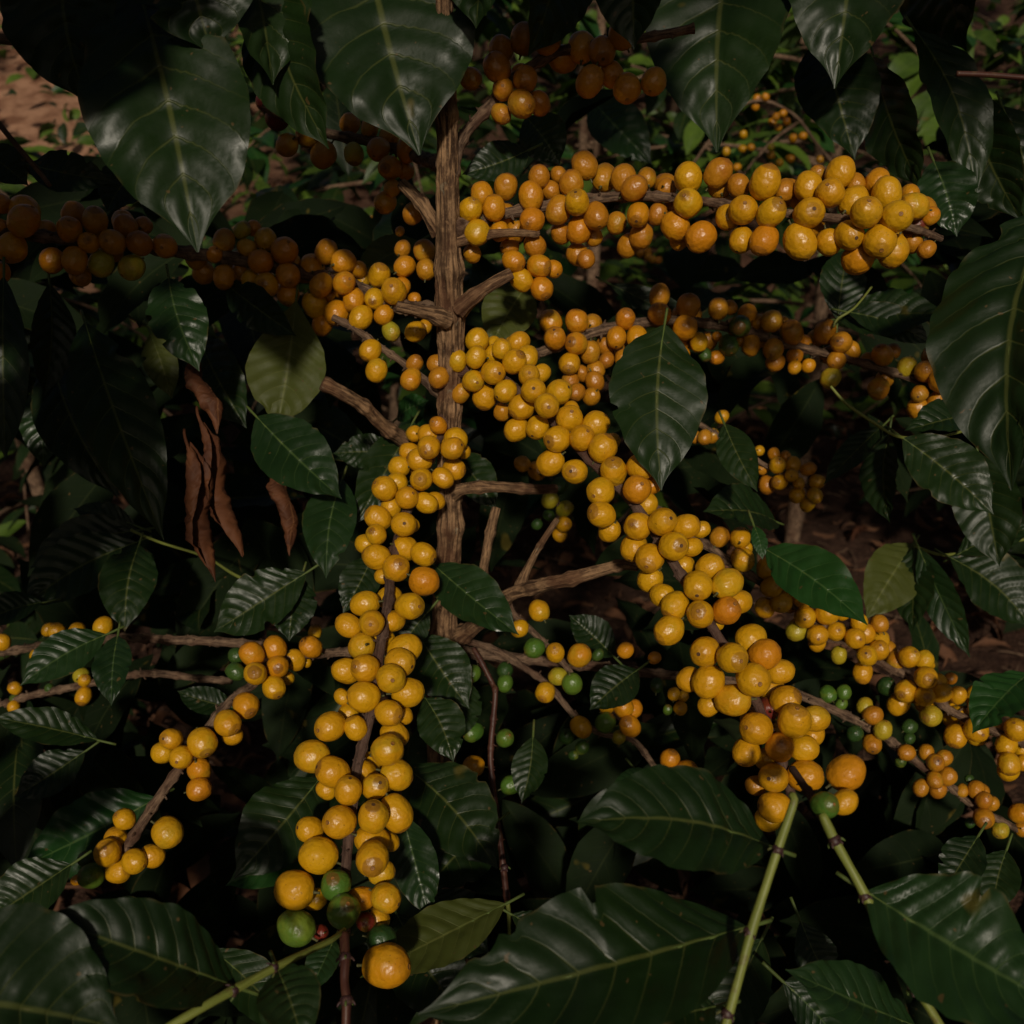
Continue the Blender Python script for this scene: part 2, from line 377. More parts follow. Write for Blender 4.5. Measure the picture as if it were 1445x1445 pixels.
# ------------------------------------------------------------------ survey of the fruit: tile, x, y, r, layer(0 near..3 far), colour
TILES = {'1': (0, 0, 400), '2': (350, 0, 400), '3': (600, 100, 400), '4': (950, 0, 495), '5': (0, 250, 400), '6': (300, 300, 400),
         '7': (600, 400, 400), '8': (950, 350, 495), '9': (0, 650, 400), '10': (350, 650, 400), '11': (700, 650, 400),
         '12': (1045, 700, 400), '13': (0, 1045, 400), '14': (350, 1045, 400), '15': (700, 1045, 400), '16': (1045, 1045, 400)}
def pts(tile, *xy):
    ox, oy, w_ = TILES[tile]; k = w_ / 1445
    return [(ox + x * k, oy + y * k) for x, y in xy]
FRUIT = {
'A': ('y', """6:1150 1085 45 1 o,1030 1128 44 2,1100 1130 52 1,1104 1195 60 0,1240 1155 60 1,1222 1203 57 0,1275 1215 38 2,1005 1220 48 2,1055 1260 60 0,952 1295 52 1,1232 1308 55 1,1065 1360 60 0,1175 1352 52 0
10:760 110 50 1,695 142 62 0,810 190 57 0,907 217 55 0,955 205 45 1,728 237 52 1,663 292 62 0,793 325 66 0,840 330 35 2,653 377 52 0,595 425 50 1,655 492 65 0,800 447 62 1,893 477 62 1,755 548 68 0,683 590 38 2,898 615 73 0 o,595 728 66 1,825 742 72 0,512 842 62 1,632 827 68 0,742 818 56 1,580 945 70 1,800 962 78 1,772 1030 74 1,500 1070 65 1,598 1060 70 0,728 1110 78 0,815 1182 76 0,590 1205 76 0,480 1205 40 2,718 1288 66 0,795 1300 45 2,510 1290 50 2,418 1355 75 0,548 1362 57 0,745 1400 68 1
14:328 80 84 0,432 160 80 0,400 250 48 2,512 255 70 0,645 235 68 0,705 215 45 2,757 172 76 1,710 48 80 0,640 390 78 0,755 368 85 1,465 415 82 0,315 455 65 1,360 585 90 0,632 510 80 1,720 515 50 2,635 600 86 0,680 670 62 1,238 760 95 0,345 810 55 2,580 805 60 1 o,703 800 72 0,660 910 60 2,600 925 45 2 r,450 740 75 0 g,488 870 82 0 g,245 955 88 0 g,370 980 40 2 r,680 1010 70 1 gd,705 1145 108 0 o"""),
'B': ('y', """7:265 290 58 0,60 410 48 1 d,70 480 52 1 d,150 335 48 1 gy,165 395 50 0,258 375 52 0,245 497 55 0,170 520 55 2 d,180 560 48 2 d,355 360 50 1,350 310 40 2,390 335 50 1,450 310 45 1,475 300 55 1,520 375 55 1,455 400 60 0,345 455 62 0,410 550 57 0,303 580 60 0,590 460 48 1,530 470 58 0,553 545 65 0,680 555 65 0,395 655 45 2 d,493 630 63 0,620 622 66 0,465 745 60 1,572 735 60 0,735 690 68 0,745 650 45 1,868 718 66 0,675 795 68 0,800 788 64 0,905 840 70 0,950 805 42 1,640 915 68 0,765 960 66 0,960 958 72 0,1100 935 70 0,1080 1050 70 0 o,1160 1030 45 1 o,895 1060 70 0,1130 1125 55 1,900 1178 68 0,940 1260 55 1,1085 1237 70 0,1210 1215 72 0,1330 1238 65 0,1405 1255 45 1,1265 1340 75 0,1360 1345 50 1,1065 1345 68 1,1145 1400 72 0
11:785 605 65 2,960 530 50 2,1090 540 66 1,1030 637 75 0,1180 625 78 0,1240 720 60 1,1175 765 70 0 o,1040 782 70 0,845 685 58 1,912 738 70 0,883 865 72 0,1120 830 40 2,1300 910 75 1,1065 975 78 0,1205 1005 78 0,1370 990 75 0 o,985 1115 62 2,1080 1125 80 0,1312 1115 85 0,1405 1160 60 2,1085 1245 55 2,1208 1220 80 0,1385 1265 60 2 r,1325 1365 80 0
12:200 893 65 1,150 980 65 2,230 1040 70 1,275 1145 82 0,380 1135 68 1,370 1215 58 2,200 1280 72 0 o,320 1285 70 0,30 1305 70 1,130 1340 55 2
16:170 190 75 0,330 180 82 0 o,80 230 50 2 d,175 340 78 0,140 400 62 1"""),
'S': ('y', """16:540 165 88 0 o,530 315 62 1,430 330 68 0 g"""),
'C': ('y', """11:1140 390 50 1 d,1245 395 55 0,1270 450 35 2,1258 505 58 0,1385 548 55 0,1405 645 52 0,1370 750 50 1
12:245 435 52 0,210 540 55 0,318 515 55 0,420 505 55 0,335 415 40 2,328 618 56 0,440 598 58 0,522 580 50 1,285 690 48 1 gy,393 708 54 0,390 750 42 1,485 690 48 0,585 725 52 0,635 700 50 1,605 645 45 1,710 650 43 1 d,710 740 48 1,703 787 52 0,645 815 52 0,622 900 50 0,790 840 45 2 d,860 820 52 0,935 840 48 1,965 860 25 2,945 925 58 0,1005 950 45 1,843 995 56 0,1020 1005 50 1,937 1020 50 0,805 1060 55 1,1110 1015 42 0,1205 1020 55 1,1220 1090 55 0,970 1120 52 0 gy,1200 1193 58 0,1095 1223 56 0,1310 1180 45 2 d,1405 1190 58 0,1355 1270 52 0,1435 1295 45 1,1370 1365 55 0,1365 1400 50 1,1440 1360 40 1,1070 930 30 2 d,500 810 42 2 gy,742 970 45 2 gd"""),
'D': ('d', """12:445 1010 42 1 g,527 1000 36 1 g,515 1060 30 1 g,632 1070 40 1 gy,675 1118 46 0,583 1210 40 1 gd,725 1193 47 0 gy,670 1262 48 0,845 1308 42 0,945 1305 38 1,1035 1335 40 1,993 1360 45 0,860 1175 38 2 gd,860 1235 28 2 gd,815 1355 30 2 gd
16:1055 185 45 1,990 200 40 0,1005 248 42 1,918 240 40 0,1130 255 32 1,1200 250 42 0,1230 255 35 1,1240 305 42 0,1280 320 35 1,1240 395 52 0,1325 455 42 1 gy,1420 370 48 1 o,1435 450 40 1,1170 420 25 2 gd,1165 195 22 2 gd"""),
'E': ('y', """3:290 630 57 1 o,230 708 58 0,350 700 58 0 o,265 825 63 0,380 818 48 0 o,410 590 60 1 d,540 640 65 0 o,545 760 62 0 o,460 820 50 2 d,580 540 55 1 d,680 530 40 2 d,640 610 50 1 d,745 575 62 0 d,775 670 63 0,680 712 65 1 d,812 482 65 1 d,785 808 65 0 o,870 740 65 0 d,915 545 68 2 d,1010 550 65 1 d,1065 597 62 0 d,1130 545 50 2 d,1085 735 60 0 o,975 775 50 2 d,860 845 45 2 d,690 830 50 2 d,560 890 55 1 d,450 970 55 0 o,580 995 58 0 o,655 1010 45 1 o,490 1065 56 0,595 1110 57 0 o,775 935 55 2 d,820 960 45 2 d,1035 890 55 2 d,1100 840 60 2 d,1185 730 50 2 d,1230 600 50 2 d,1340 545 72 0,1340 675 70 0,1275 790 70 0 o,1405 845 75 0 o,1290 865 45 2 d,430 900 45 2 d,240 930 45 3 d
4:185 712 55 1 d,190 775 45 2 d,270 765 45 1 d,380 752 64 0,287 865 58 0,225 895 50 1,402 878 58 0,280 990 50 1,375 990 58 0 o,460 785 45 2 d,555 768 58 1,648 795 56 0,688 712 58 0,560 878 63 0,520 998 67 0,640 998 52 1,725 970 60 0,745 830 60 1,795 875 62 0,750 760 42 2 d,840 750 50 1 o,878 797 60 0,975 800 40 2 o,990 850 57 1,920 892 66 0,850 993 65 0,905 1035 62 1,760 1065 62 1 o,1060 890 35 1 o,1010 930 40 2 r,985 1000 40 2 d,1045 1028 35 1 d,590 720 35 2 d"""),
'F': ('o', """6:60 330 56 0,60 145 55 1 d,10 215 40 1,150 90 42 1 gy,210 80 38 2,175 180 45 0 y,270 135 53 0 y,245 250 60 0,365 195 66 0,418 245 30 2,130 245 50 2 d,190 345 45 1 y,275 368 60 0 y,385 320 60 0,385 415 55 1,145 300 45 2 d,508 275 62 1,580 200 58 0,668 250 60 0,745 290 42 1,670 360 57 0,770 340 42 2 y,555 370 58 0,850 320 57 0 y,925 402 66 0 y,965 380 45 1,720 445 57 0,825 440 52 0 y,522 470 62 0 y,595 425 30 2,633 512 62 0,560 570 52 1,757 535 60 0 y,872 522 48 0,910 605 46 0 gy,980 275 52 1,970 185 42 2 d,1080 195 55 2 d,1090 290 50 2 d,955 95 25 2 d,1030 440 35 2
1:5 1040 45 1,125 1080 75 1,120 1125 75 0,0 1160 42 1,60 1265 72 0,0 1390 50 0,235 1170 45 2,355 1170 62 0,375 1095 58 1 d,485 1130 65 0 d,452 1237 52 0,575 1235 66 0 d,640 1155 58 1 d,710 1240 60 0 d,265 1328 60 1,380 1328 63 0,515 1345 62 0 gy,410 1405 55 1 d,672 1365 62 0 gy,840 1255 60 0,730 1150 45 2 d"""),
'G': ('o', """6:805 705 55 0 y,835 805 56 0 y,1010 850 54 0,1030 770 42 1 d,1035 608 52 0 y,1085 580 35 1"""),
'I': ('o', """2:540 785 50 0 gy,665 760 58 0,725 855 58 0,620 655 45 1,520 630 50 2 d,720 695 50 1,810 765 55 1,800 870 45 2 d,735 960 40 1,700 1030 55 1,385 790 65 1 d,310 690 65 2 d,200 740 55 2 d,150 600 60 2 r,90 520 50 2 r,840 1090 50 2 d"""),
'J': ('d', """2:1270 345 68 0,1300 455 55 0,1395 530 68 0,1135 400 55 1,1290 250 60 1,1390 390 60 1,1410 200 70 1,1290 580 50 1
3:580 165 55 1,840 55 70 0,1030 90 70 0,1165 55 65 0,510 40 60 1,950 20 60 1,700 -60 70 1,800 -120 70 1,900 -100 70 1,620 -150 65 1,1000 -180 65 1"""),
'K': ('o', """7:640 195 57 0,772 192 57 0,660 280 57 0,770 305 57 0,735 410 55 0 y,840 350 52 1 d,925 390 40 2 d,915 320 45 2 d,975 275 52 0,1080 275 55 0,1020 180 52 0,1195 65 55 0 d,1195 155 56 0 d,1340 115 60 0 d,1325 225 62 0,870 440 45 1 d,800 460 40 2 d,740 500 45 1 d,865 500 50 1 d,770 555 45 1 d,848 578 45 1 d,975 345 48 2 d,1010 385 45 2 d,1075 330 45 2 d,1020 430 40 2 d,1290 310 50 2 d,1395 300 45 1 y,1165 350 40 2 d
8:185 250 42 0 d,235 245 28 1,305 270 37 1,275 322 45 0 gd,228 402 42 0 gd,405 302 43 0 d,350 305 30 2 d,450 305 25 2,490 348 47 0 d,412 417 42 0 d,420 470 38 1 d,320 402 38 1 d,105 390 35 1,625 345 45 0 d,693 388 44 0 d,735 420 35 1,672 462 38 0 d,648 535 40 0 gy,500 445 33 1,500 492 28 1,557 485 28 1,540 385 28 2,590 370 35 2,862 440 43 0 d,905 425 30 1 d,845 580 42 0 d,870 540 35 2 d,960 490 38 1 gy,1035 510 43 0 d,1065 445 42 1 d,1100 465 43 0 d,1105 545 50 0 d,1135 525 35 1 d,1015 600 36 0 d,1008 662 43 0 d,1085 628 37 0 d,800 460 30 2 d,180 450 30 1,130 440 28 1 gd,180 365 20 2,275 385 20 2,40 440 30 2"""),
'L': ('y', """8:430 895 34 0,415 850 26 1 o,463 858 22 1 o,493 893 32 0,438 965 33 0,488 937 28 0,517 970 24 0,557 910 29 0 o,592 962 31 0,510 1018 32 0,583 1018 32 0,553 1055 30 1,385 975 35 2 d,355 835 22 2,365 910 25 2 d,200 695 27 0,90 780 25 1 d,130 780 30 1 d,160 775 30 1 d"""),
'M': ('y', """9:1400 955 58 0 o,1285 985 60 0 o,1415 1050 55 0 o,1302 1085 60 0,1395 1155 58 0,1255 1248 64 0 o,1160 1340 64 0,1185 1400 50 1,875 1420 55 0,1200 1075 45 1 gd,1205 995 40 1 gd
10:320 950 55 0 o,240 1015 52 1,200 1110 35 2,340 875 35 1,300 1030 25 2
13:1030 10 72 0,830 60 55 1,925 85 57 0,1015 150 58 0 o,1015 248 58 0 o,635 400 52 0,855 468 75 0,590 500 55 1,550 570 68 0,685 615 60 0,775 590 58 1,605 665 62 0,465 690 62 0 g,440 605 40 2 gd,395 710 28 2 o"""),
'N': ('y', """9:15 925 38 0,290 870 42 0,245 860 32 1,390 870 42 1,525 845 48 0,230 950 30 2,180 990 28 1"""),
'O': ('y', """9:78 1160 33 0,70 1255 30 0,75 1215 25 1 gd,415 1095 40 1 gy,430 1120 32 1,427 1200 42 0,250 1160 22 1 gd"""),
'U': ('y', """11:220 765 52 0,120 855 45 0,195 955 50 0 g,302 980 50 0,425 992 58 0 o,520 990 30 1 gd,315 1100 45 1 gy,388 1138 52 0 g,660 967 40 0 o,808 1005 32 0 o"""),
'V': ('y', """11:250 1180 50 0,45 1135 42 0 g,45 1070 40 1 gd,432 1358 52 0,558 1335 52 0 g,650 1258 52 0 o,700 1268 45 1 o,683 1355 55 0 o,565 1250 40 1,625 1410 35 1 gy,360 1405 40 1 gd,905 1190 32 0,955 1200 28 1,940 1262 34 0,875 1270 25 1 g,820 1145 35 1 gd
15:885 95 50 0 o,880 190 48 0 o,973 153 52 0 o,970 230 45 1 o,1015 215 38 1 o,440 35 35 1 gd,395 75 25 1 gd"""),
'Q': ('g', """10:1145 1085 42 0,1145 1385 50 0 g,1310 1415 45 0 g
14:1150 130 52 0 o,1340 225 50 0 g"""),
'X': ('gy', """11:275 200 42 1,350 245 42 1,320 130 45 2 gd,345 325 40 0 y,325 378 36 0 y,210 325 28 1 gd,270 280 30 1 gd
7:570 955 50 2 d,495 920 40 2 d"""),
}
# ------------------------------------------------------------------ branches: photo path, radius in photo px, bark
TRUNK_H = .56
def trunk_depth(y):
    v = -(y - C0) / FPX
    return TRUNK_H / (math.cos(PITCH) + v * math.sin(PITCH))
BR = {  # name: (path[(x,y)], (r start, r end) px, bark, starts on trunk, node gap m, label)
'A': ([(634, 575), (604, 650), (573, 725), (552, 800), (549, 841), (538, 905), (530, 960), (521, 1015), (505, 1078), (497, 1140), (490, 1200), (486, 1265), (486, 1322)], (7, 7.5), 'twig_smooth', 1, .022, 'branch hanging straight down left of the trunk, packed with yellow cherries to a few green ones at its end'),
'B': ([(640, 520), (700, 530), (765, 580), (830, 646), (896, 713), (957, 805), (1010, 893), (1062, 980), (1098, 1060), (1118, 1128)], (7, 7), 'twig_smooth', 1, .022, 'heaviest branch, sloping down to the lower right with a thick sleeve of yellow cherries'),
'S': ([(1118, 1085), (1132, 1105), (1150, 1132), (1164, 1158)], (5, 7), 'twig_smooth', 0, .022, 'short branch end with a large orange-yellow cherry and one dark green cherry'),
'C': ([(905, 700), (950, 738), (988, 763), (1027, 791), (1065, 816), (1130, 860), (1200, 905), (1250, 941), (1275, 952), (1322, 988), (1349, 1007), (1400, 1030), (1460, 1055)], (6, 5.5), 'twig', 0, .02, 'branch behind the heaviest one, running to the right edge with orange-yellow cherries'),
'D': ([(640, 905), (649, 918), (700, 925), (760, 932), (827, 939), (890, 947), (949, 953), (1040, 962), (1109, 974), (1170, 999), (1222, 1024), (1266, 1052), (1302, 1082), (1341, 1110), (1372, 1136), (1424, 1164), (1470, 1190)], (8, 4.5), 'twig', 1, .02, 'low thin branch at the right with small dull orange and green cherries'),
'E': ([(640, 322), (720, 300), (843, 280), (918, 277), (1000, 285), (1100, 300), (1200, 310), (1285, 322), (1328, 337)], (8, 5), 'twig', 1, .022, 'high branch reaching right, crowded with golden cherries to a pale torn tip'),
'K': ([(640, 545), (700, 520), (755, 500), (849, 466), (938, 452), (1000, 457), (1053, 468), (1118, 487), (1197, 507), (1275, 530), (1347, 556), (1400, 580)], (8, 5), 'twig', 1, .02, 'bare dark branch crossing to the right under the high one, with spaced dull orange cherries'),
'F': ([(634, 446), (616, 438), (557, 430), (508, 408), (430, 386), (336, 366), (260, 356), (180, 345), (70, 335), (-40, 325)], (10, 8), 'twig', 1, .022, 'branch reaching left from the trunk, its far half in shade beneath a hanging leaf'),
'G': ([(625, 560), (574, 516), (538, 491), (499, 463), (470, 448)], (5, 5), 'twig', 1, .02, 'thin branch end with two yellow cherries hanging below it, left of the trunk'),
'I': ([(628, 232), (610, 228), (585, 219), (525, 200), (450, 185), (370, 150)], (9, 6), 'twig', 1, .022, 'shaded branch with few orange cherries under the big bronze leaf'),
'J': ([(634, 250), (652, 196), (682, 160), (725, 110), (800, 70), (900, 55), (980, 40)], (8, 6), 'twig', 1, .022, 'topmost branch, nearly black in shade, with cherries toned dark brown to stand for that shade'),
'L': ([(930, 570), (977, 593), (1030, 625), (1077, 655), (1120, 678), (1157, 695)], (4, 3), 'twig', 0, .02, 'small distant branch ending in a tight bunch of small golden cherries'),
'M': ([(630, 915), (540, 918), (469, 921), (420, 927), (380, 945), (354, 968), (324, 990), (293, 1029), (252, 1086), (210, 1147), (180, 1194), (150, 1235)], (6, 7), 'twig', 1, .022, 'branch bending down to the lower left with cherries in spaced clumps'),
'N': ([(371, 911), (299, 905), (240, 903), (183, 900), (120, 904), (64, 911), (0, 921), (-40, 925)], (6.5, 5.5), 'twig', 0, .02, 'mostly bare upper branch at the left edge'),
'O': ([(327, 961), (277, 957), (221, 950), (177, 954), (111, 968), (41, 982), (0, 996), (-40, 1008)], (5, 5), 'twig', 0, .02, 'mostly bare lower branch at the left edge'),
'U': ([(715, 835), (722, 863), (745, 885), (769, 908), (790, 930), (806, 950)], (5, 4), 'twig', 0, .02, 'short low branch with yellow and two green cherries below the cut stub'),
'V': ([(660, 905), (700, 918), (741, 943), (775, 968), (811, 1010), (850, 1035), (894, 1045), (927, 1086), (950, 1105)], (5, 4), 'twig', 0, .02, 'slender low branch with small green and orange cherries'),
'Q': ([(668, 915), (677, 930), (695, 965), (699, 977), (696, 1015), (693, 1050), (693, 1086), (701, 1150), (710, 1222), (716, 1275)], (3.5, 4.5), 'red_stem', 0, .02, 'very thin reddish branch hanging with single green cherries'),
'X': ([(772, 690), (790, 715), (786, 735)], (4, 3.5), 'twig', 0, .02, 'short shaded branch with small greenish cherries behind the heaviest branch'),
}
DEPTH_FIX = {'L': .74, 'D': .60, 'U': .60, 'V': .62, 'Q': .60, 'N': .62, 'O': .66, 'X': .66, 'K': .66, 'G': .585}
# ------------------------------------------------------------------ the fruiting coffee tree
RT = (P(632, 440, trunk_depth(440))); ROOT_XY = Vector((RT.x, RT.y, 0))
tree = empty('coffee_tree', (RT.x, RT.y, 0))
tag(tree, 'fruiting coffee tree filling the foreground, brown trunk, branches crowded with yellow cherries', 'coffee tree')

# trunk
tp, tr_ = [], []
for (x, y, r) in ((627, -60, 14), (628, 40, 15), (629, 110, 15), (631, 200, 16), (632, 300, 18), (634, 400, 20.5), (635, 445, 23), (636, 480, 20), (635, 560, 18), (634, 650, 18), (635, 740, 19), (628, 850, 19), (626, 950, 20), (624, 1100, 21)):
    d = trunk_depth(y); tp.append(P(x, y, d)); tr_.append(r * .86 * d / FPX)
tp.append(Vector((tp[-1].x, tp[-1].y + .01, -.02))); tr_.append(.019)
mb = MB(); tube(mb, tp, tr_, 72, .0013, .03, .085, .20, fiss=.24, seed=3)
trunk = mb.build('trunk', M['bark'], tree)

# read the survey
class Ch: pass
allc = []
for key, (defc, txt) in FRUIT.items():
    for line in txt.strip().split('\n'):
        tl, rest = line.split(':'); ox, oy, w_ = TILES[tl]; k = w_ / 1445
        for it in rest.split(','):
            f = it.split(); c = Ch(); c.b = key
            c.x, c.y, c.r = ox + float(f[0]) * k, oy + float(f[1]) * k, float(f[2]) * k
            c.layer = int(f[3]); c.col = f[4] if len(f) > 4 else defc
            allc.append(c)
for key, nf, x0, x1, cols in (('E', 16, 660, 1290, 'dd'), ('F', 10, 150, 560, 'dd'), ('B', 3, 1040, 1110, 'dy'), ('C', 14, 1060, 1380, 'dy'), ('K', 14, 800, 1340, 'dd'), ('A', 10, 500, 640, 'dy')):   # fruit on the far side of the stems
    rf_ = random.Random(nf); path = BR[key][0]; k = 0
    while k < nf:
        i = rf_.randrange(len(path) - 1); q = rf_.random(); x = path[i][0] + (path[i + 1][0] - path[i][0]) * q; y = path[i][1] + (path[i + 1][1] - path[i][1]) * q
        if not x0 < x < x1: k += .05; continue
        near = [c.r for c in allc if c.b == key and c.layer == 0 and math.hypot(c.x - x, c.y - y) < 60] or [14]
        c = Ch(); c.b = key; c.r = sum(near) / len(near) * .9; c.x, c.y = x + rf_.gauss(0, .9) * c.r, y + rf_.gauss(0, .9) * c.r
        c.layer = 3; c.col = rf_.choice(cols); allc.append(c); k += 1
def near_on(path, x, y):
    best = (1e9, 0, 0)
    for i in range(len(path) - 1):
        (x0, y0), (x1, y1) = path[i], path[i + 1]
        dx, dy = x1 - x0, y1 - y0; q = max(0, min(1, ((x - x0) * dx + (y - y0) * dy) / (dx * dx + dy * dy)))
        d = math.hypot(x0 + q * dx - x, y0 + q * dy - y)
        if d < best[0]: best = (d, i, q)
    return best
BPTS = {}
for key, (path, rr, bark, ont, gap, lab) in BR.items():
    cs = [c for c in allc if c.b == key]
    dep = []
    for (x, y) in path:
        sw = sr = 0
        for c in cs:
            w_ = math.exp(-((c.x - x) ** 2 + (c.y - y) ** 2) / (2 * 85 ** 2)) * (1 if c.layer == 0 else .35) + 1e-6
            sw += w_; sr += w_ * c.r
        d = .0073 * FPX / (sr / sw)
        if key in DEPTH_FIX: d = .35 * d + .65 * DEPTH_FIX[key] if key not in ('L',) else DEPTH_FIX[key]
        dep.append(d)
    if key == 'S': dep = [.41, .40, .38, .363]
    if ont:
        d0 = trunk_depth(path[0][1])
        for i, a in enumerate((1, .7, .35)): dep[i] = dep[i] * (1 - a) + d0 * a
    for _ in range(2):
        dep = [dep[0]] + [(dep[i - 1] + 2 * dep[i] + dep[i + 1]) / 4 for i in range(1, len(dep) - 1)] + [dep[-1]]
    if key == 'B': dep = [d + .009 * ss(5.5, 7, i) for i, d in enumerate(dep)]
    if key == 'E': dep = [d + .010 * ss(0, 2, i) for i, d in enumerate(dep)]
    BPTS[key] = dep
for c in allc:
    path = BR[c.b][0]; d, i, q = near_on(path, c.x, c.y)
    bd = BPTS[c.b][i] * (1 - q) + BPTS[c.b][i + 1] * q
    Rm = c.r * bd / FPX
    c.bw = P(path[i][0] * (1 - q) + path[i + 1][0] * q, path[i][1] * (1 - q) + path[i + 1][1] * q, bd)
    c.off = d
    close = max(0, 1 - d / (c.r * 2.2))
    c.d = bd + (-1.15 * Rm * (.35 + .65 * close) if c.layer == 0 else (-.1 * Rm if c.layer == 1 else 1.15 * Rm * c.layer / 2 + .3 * Rm)) + R_.uniform(-.1, .1) * Rm
    c.d0 = c.d
# push overlapping fruit apart in depth so that none intersect
for it in range(60):
    for i in range(len(allc)):
        a = allc[i]
        for j in range(i + 1, len(allc)):
            b = allc[j]
            if abs(a.x - b.x) > 60 or abs(a.y - b.y) > 60: continue
            m = (a.d + b.d) / 2
            dxy = math.hypot(a.x - b.x, a.y - b.y) * m / FPX
            R2 = (a.r * a.d + b.r * b.d) / FPX * 1.0
            if dxy >= R2: continue
            need = math.sqrt(R2 * R2 - dxy * dxy); df = b.d - a.d
            if abs(df) >= need: continue
            sgn = 1 if (b.layer, df) >= (a.layer, 0) and b.layer != a.layer else (-1 if b.layer < a.layer else (1 if df >= 0 else -1))
            push = (need - sgn * df) * .35
            a.d -= sgn * push / 2; b.d += sgn * push / 2

BOBJ = {}; shoots = {}
for key, (path, rr, bark, ont, gap, lab) in BR.items():
    dep = BPTS[key]; p3 = [P(x, y, d) for (x, y), d in zip(path, dep)]
    n = len(p3); rad = [(rr[0] + (rr[1] - rr[0]) * i / (n - 1)) * dep[i] / FPX for i in range(n)]
    if ont:
        rad[0] *= 1.5
    mb = MB(); tube(mb, p3, rad, 18, .0016, .07, gap, .30, fiss=.10 if bark == 'twig' else .04, seed=len(key) + ord(key))
    sp = spline(p3, rad, .02); rb = random.Random(ord(key))      # dead bracts and old stalk stubs round each node
    for (p, r) in sp[2:-1:1]:
        for _ in range(3):
            dv = Vector((rb.uniform(-1, 1), rb.uniform(-1, 1), rb.uniform(-1, 1))).normalized()
            L = r * rb.uniform(1.3, 2.3)
            tube(mb, [p + dv * r * .6, p + dv * L], [r * .35, r * .18], 5, .004, .2)
    BOBJ[key] = mb.build('fruiting_branch', M[bark], tree)
    tag(BOBJ[key], lab)
for c in allc:
    Rm = c.r * c.d / FPX * 1.0
    pos = P(c.x, c.y, c.d); out = pos - c.bw
    out = out.normalized() if out.length > 1e-5 else (cam.location - pos).normalized()
    rv = Vector((R_.gauss(0, 1), R_.gauss(0, 1), R_.gauss(0, 1))) * .38
    zax = (out + rv).normalized()
    vi = R_.randrange(5); me = CM[c.col][vi]; o = bpy.data.objects.new('coffee_cherry', me); COL.objects.link(o)
    o.parent = BOBJ[c.b]; o.location = pos - ORG[BOBJ[c.b]]
    o.rotation_euler = (zax.to_track_quat('Z', 'Y') @ Matrix.Rotation(R_.uniform(0, 6.28), 3, 'Z').to_quaternion()).to_euler()
    o.scale = [Rm * 1.075 / (1.07, 1.14, 1.2, 1.26, 1.10)[vi] ** .5] * 3
    c.o = o

# cut and bare stubs
def stub(xyrd, label, gap=.03, mat='bark', cap='bark'):
    p3 = [P(x, y, d) for x, y, r, d in xyrd]; rad = [r * d / FPX for x, y, r, d in xyrd]
    rad[0] *= 1.45; mb = MB(); tube(mb, p3, rad, 28, .0013, .05, gap, .25, fiss=.2, seed=len(label))
    return tag(mb.build('branch_stub', M[mat], tree), label)
td = trunk_depth
stub([(648, 436, 10, td(436) - .004), (672, 416, 9, .548), (700, 398, 8.5, .545), (722, 386, 8, .545)], 'stout bare stub rising to the right from the trunk')
stub([(632, 452, 9, td(450) - .008), (600, 441, 9, .545), (560, 432, 7.5, .54)], 'thick base of the left branch')
stub([(600, 640, 9, .64), (543, 602, 9.5, .60), (515, 575, 9, .58), (480, 553, 9.5, .565), (455, 540, 8.5, .56)], 'cut stub with a pale end left of the trunk')
stub([(640, 905, 9, td(905)), (690, 868, 9, .62), (717, 841, 10, .60), (760, 827, 9.5, .58), (810, 815, 9.5, .565), (850, 804, 8, .56), (880, 797, 7, .555), (900, 800, 6, .55)], 'thick bare peeling stub pointing right to the heavy branch')
stub([(733, 830, 5.5, .595), (745, 800, 5, .60), (765, 765, 4.5, .61), (786, 733, 4, .62)], 'thin bare twig rising from the peeling stub')
stub([(640, 700, 9, td(700)), (655, 690, 8, .60), (700, 687, 8, .60), (740, 690, 7.5, .61), (785, 690, 6, .62)], 'dark bare stub level with the middle of the trunk')
stub([(676, 830, 6, .66), (683, 798, 6, .65), (692, 750, 6.5, .65), (700, 716, 6, .65)], 'short upright dead twig right of the trunk')
stub([(620, 330, 8, td(330) + .004), (599, 293, 9, .54), (583, 275, 9, .545), (568, 260, 8, .55)], 'stub leaning up to the left in shade')
stub([(630, 345, 6, td(345)), (700, 330, 6, .54), (760, 330, 5, .55)], 'hidden twig under the high branch')
# green growing tips
def shoot(xyrd, label, nodes, mat='green_stem', nm='green_shoot', parent=None):
    p3 = [P(x, y, d) for x, y, r, d in xyrd]; rad = [r * .76 * d / FPX for x, y, r, d in xyrd]
    mb = MB(); tube(mb, p3, rad, 18, .002, .05, 0, fiss=.05, seed=2)
    o = tag(mb.build(nm, M[mat], parent or tree), label)
    for (x, y, r, d) in nodes:
        m2 = MB(); c = P(x, y, d); k = min(range(len(p3)), key=lambda i: (p3[i] - c).length)
        t_ = (p3[min(k + 1, len(p3) - 1)] - p3[max(k - 1, 0)]).normalized(); rr = r * d * .76 / FPX
        tube(m2, [c - t_ * rr * .8, c - t_ * rr * .3, c + t_ * rr * .3, c + t_ * rr * .8], [rr * .95, rr * 1.2, rr * 1.22, rr * .9], 14, .001, .16, seed=x)
        for q in range(5):
            dv = (t_.orthogonal().normalized() * math.cos(q * 1.26) + t_.cross(t_.orthogonal().normalized()) * math.sin(q * 1.26))
            tube(m2, [c + dv * rr, c + dv * rr * 1.5 + t_ * rr * .4, c + dv * rr * 1.75 + t_ * rr * .9], [rr * .25, rr * .25, rr * .12], 6, .002, mi=q % 2)
        m2.build('stem_node', [M['node'], M['petiole']], o)
    return o
SH = {}
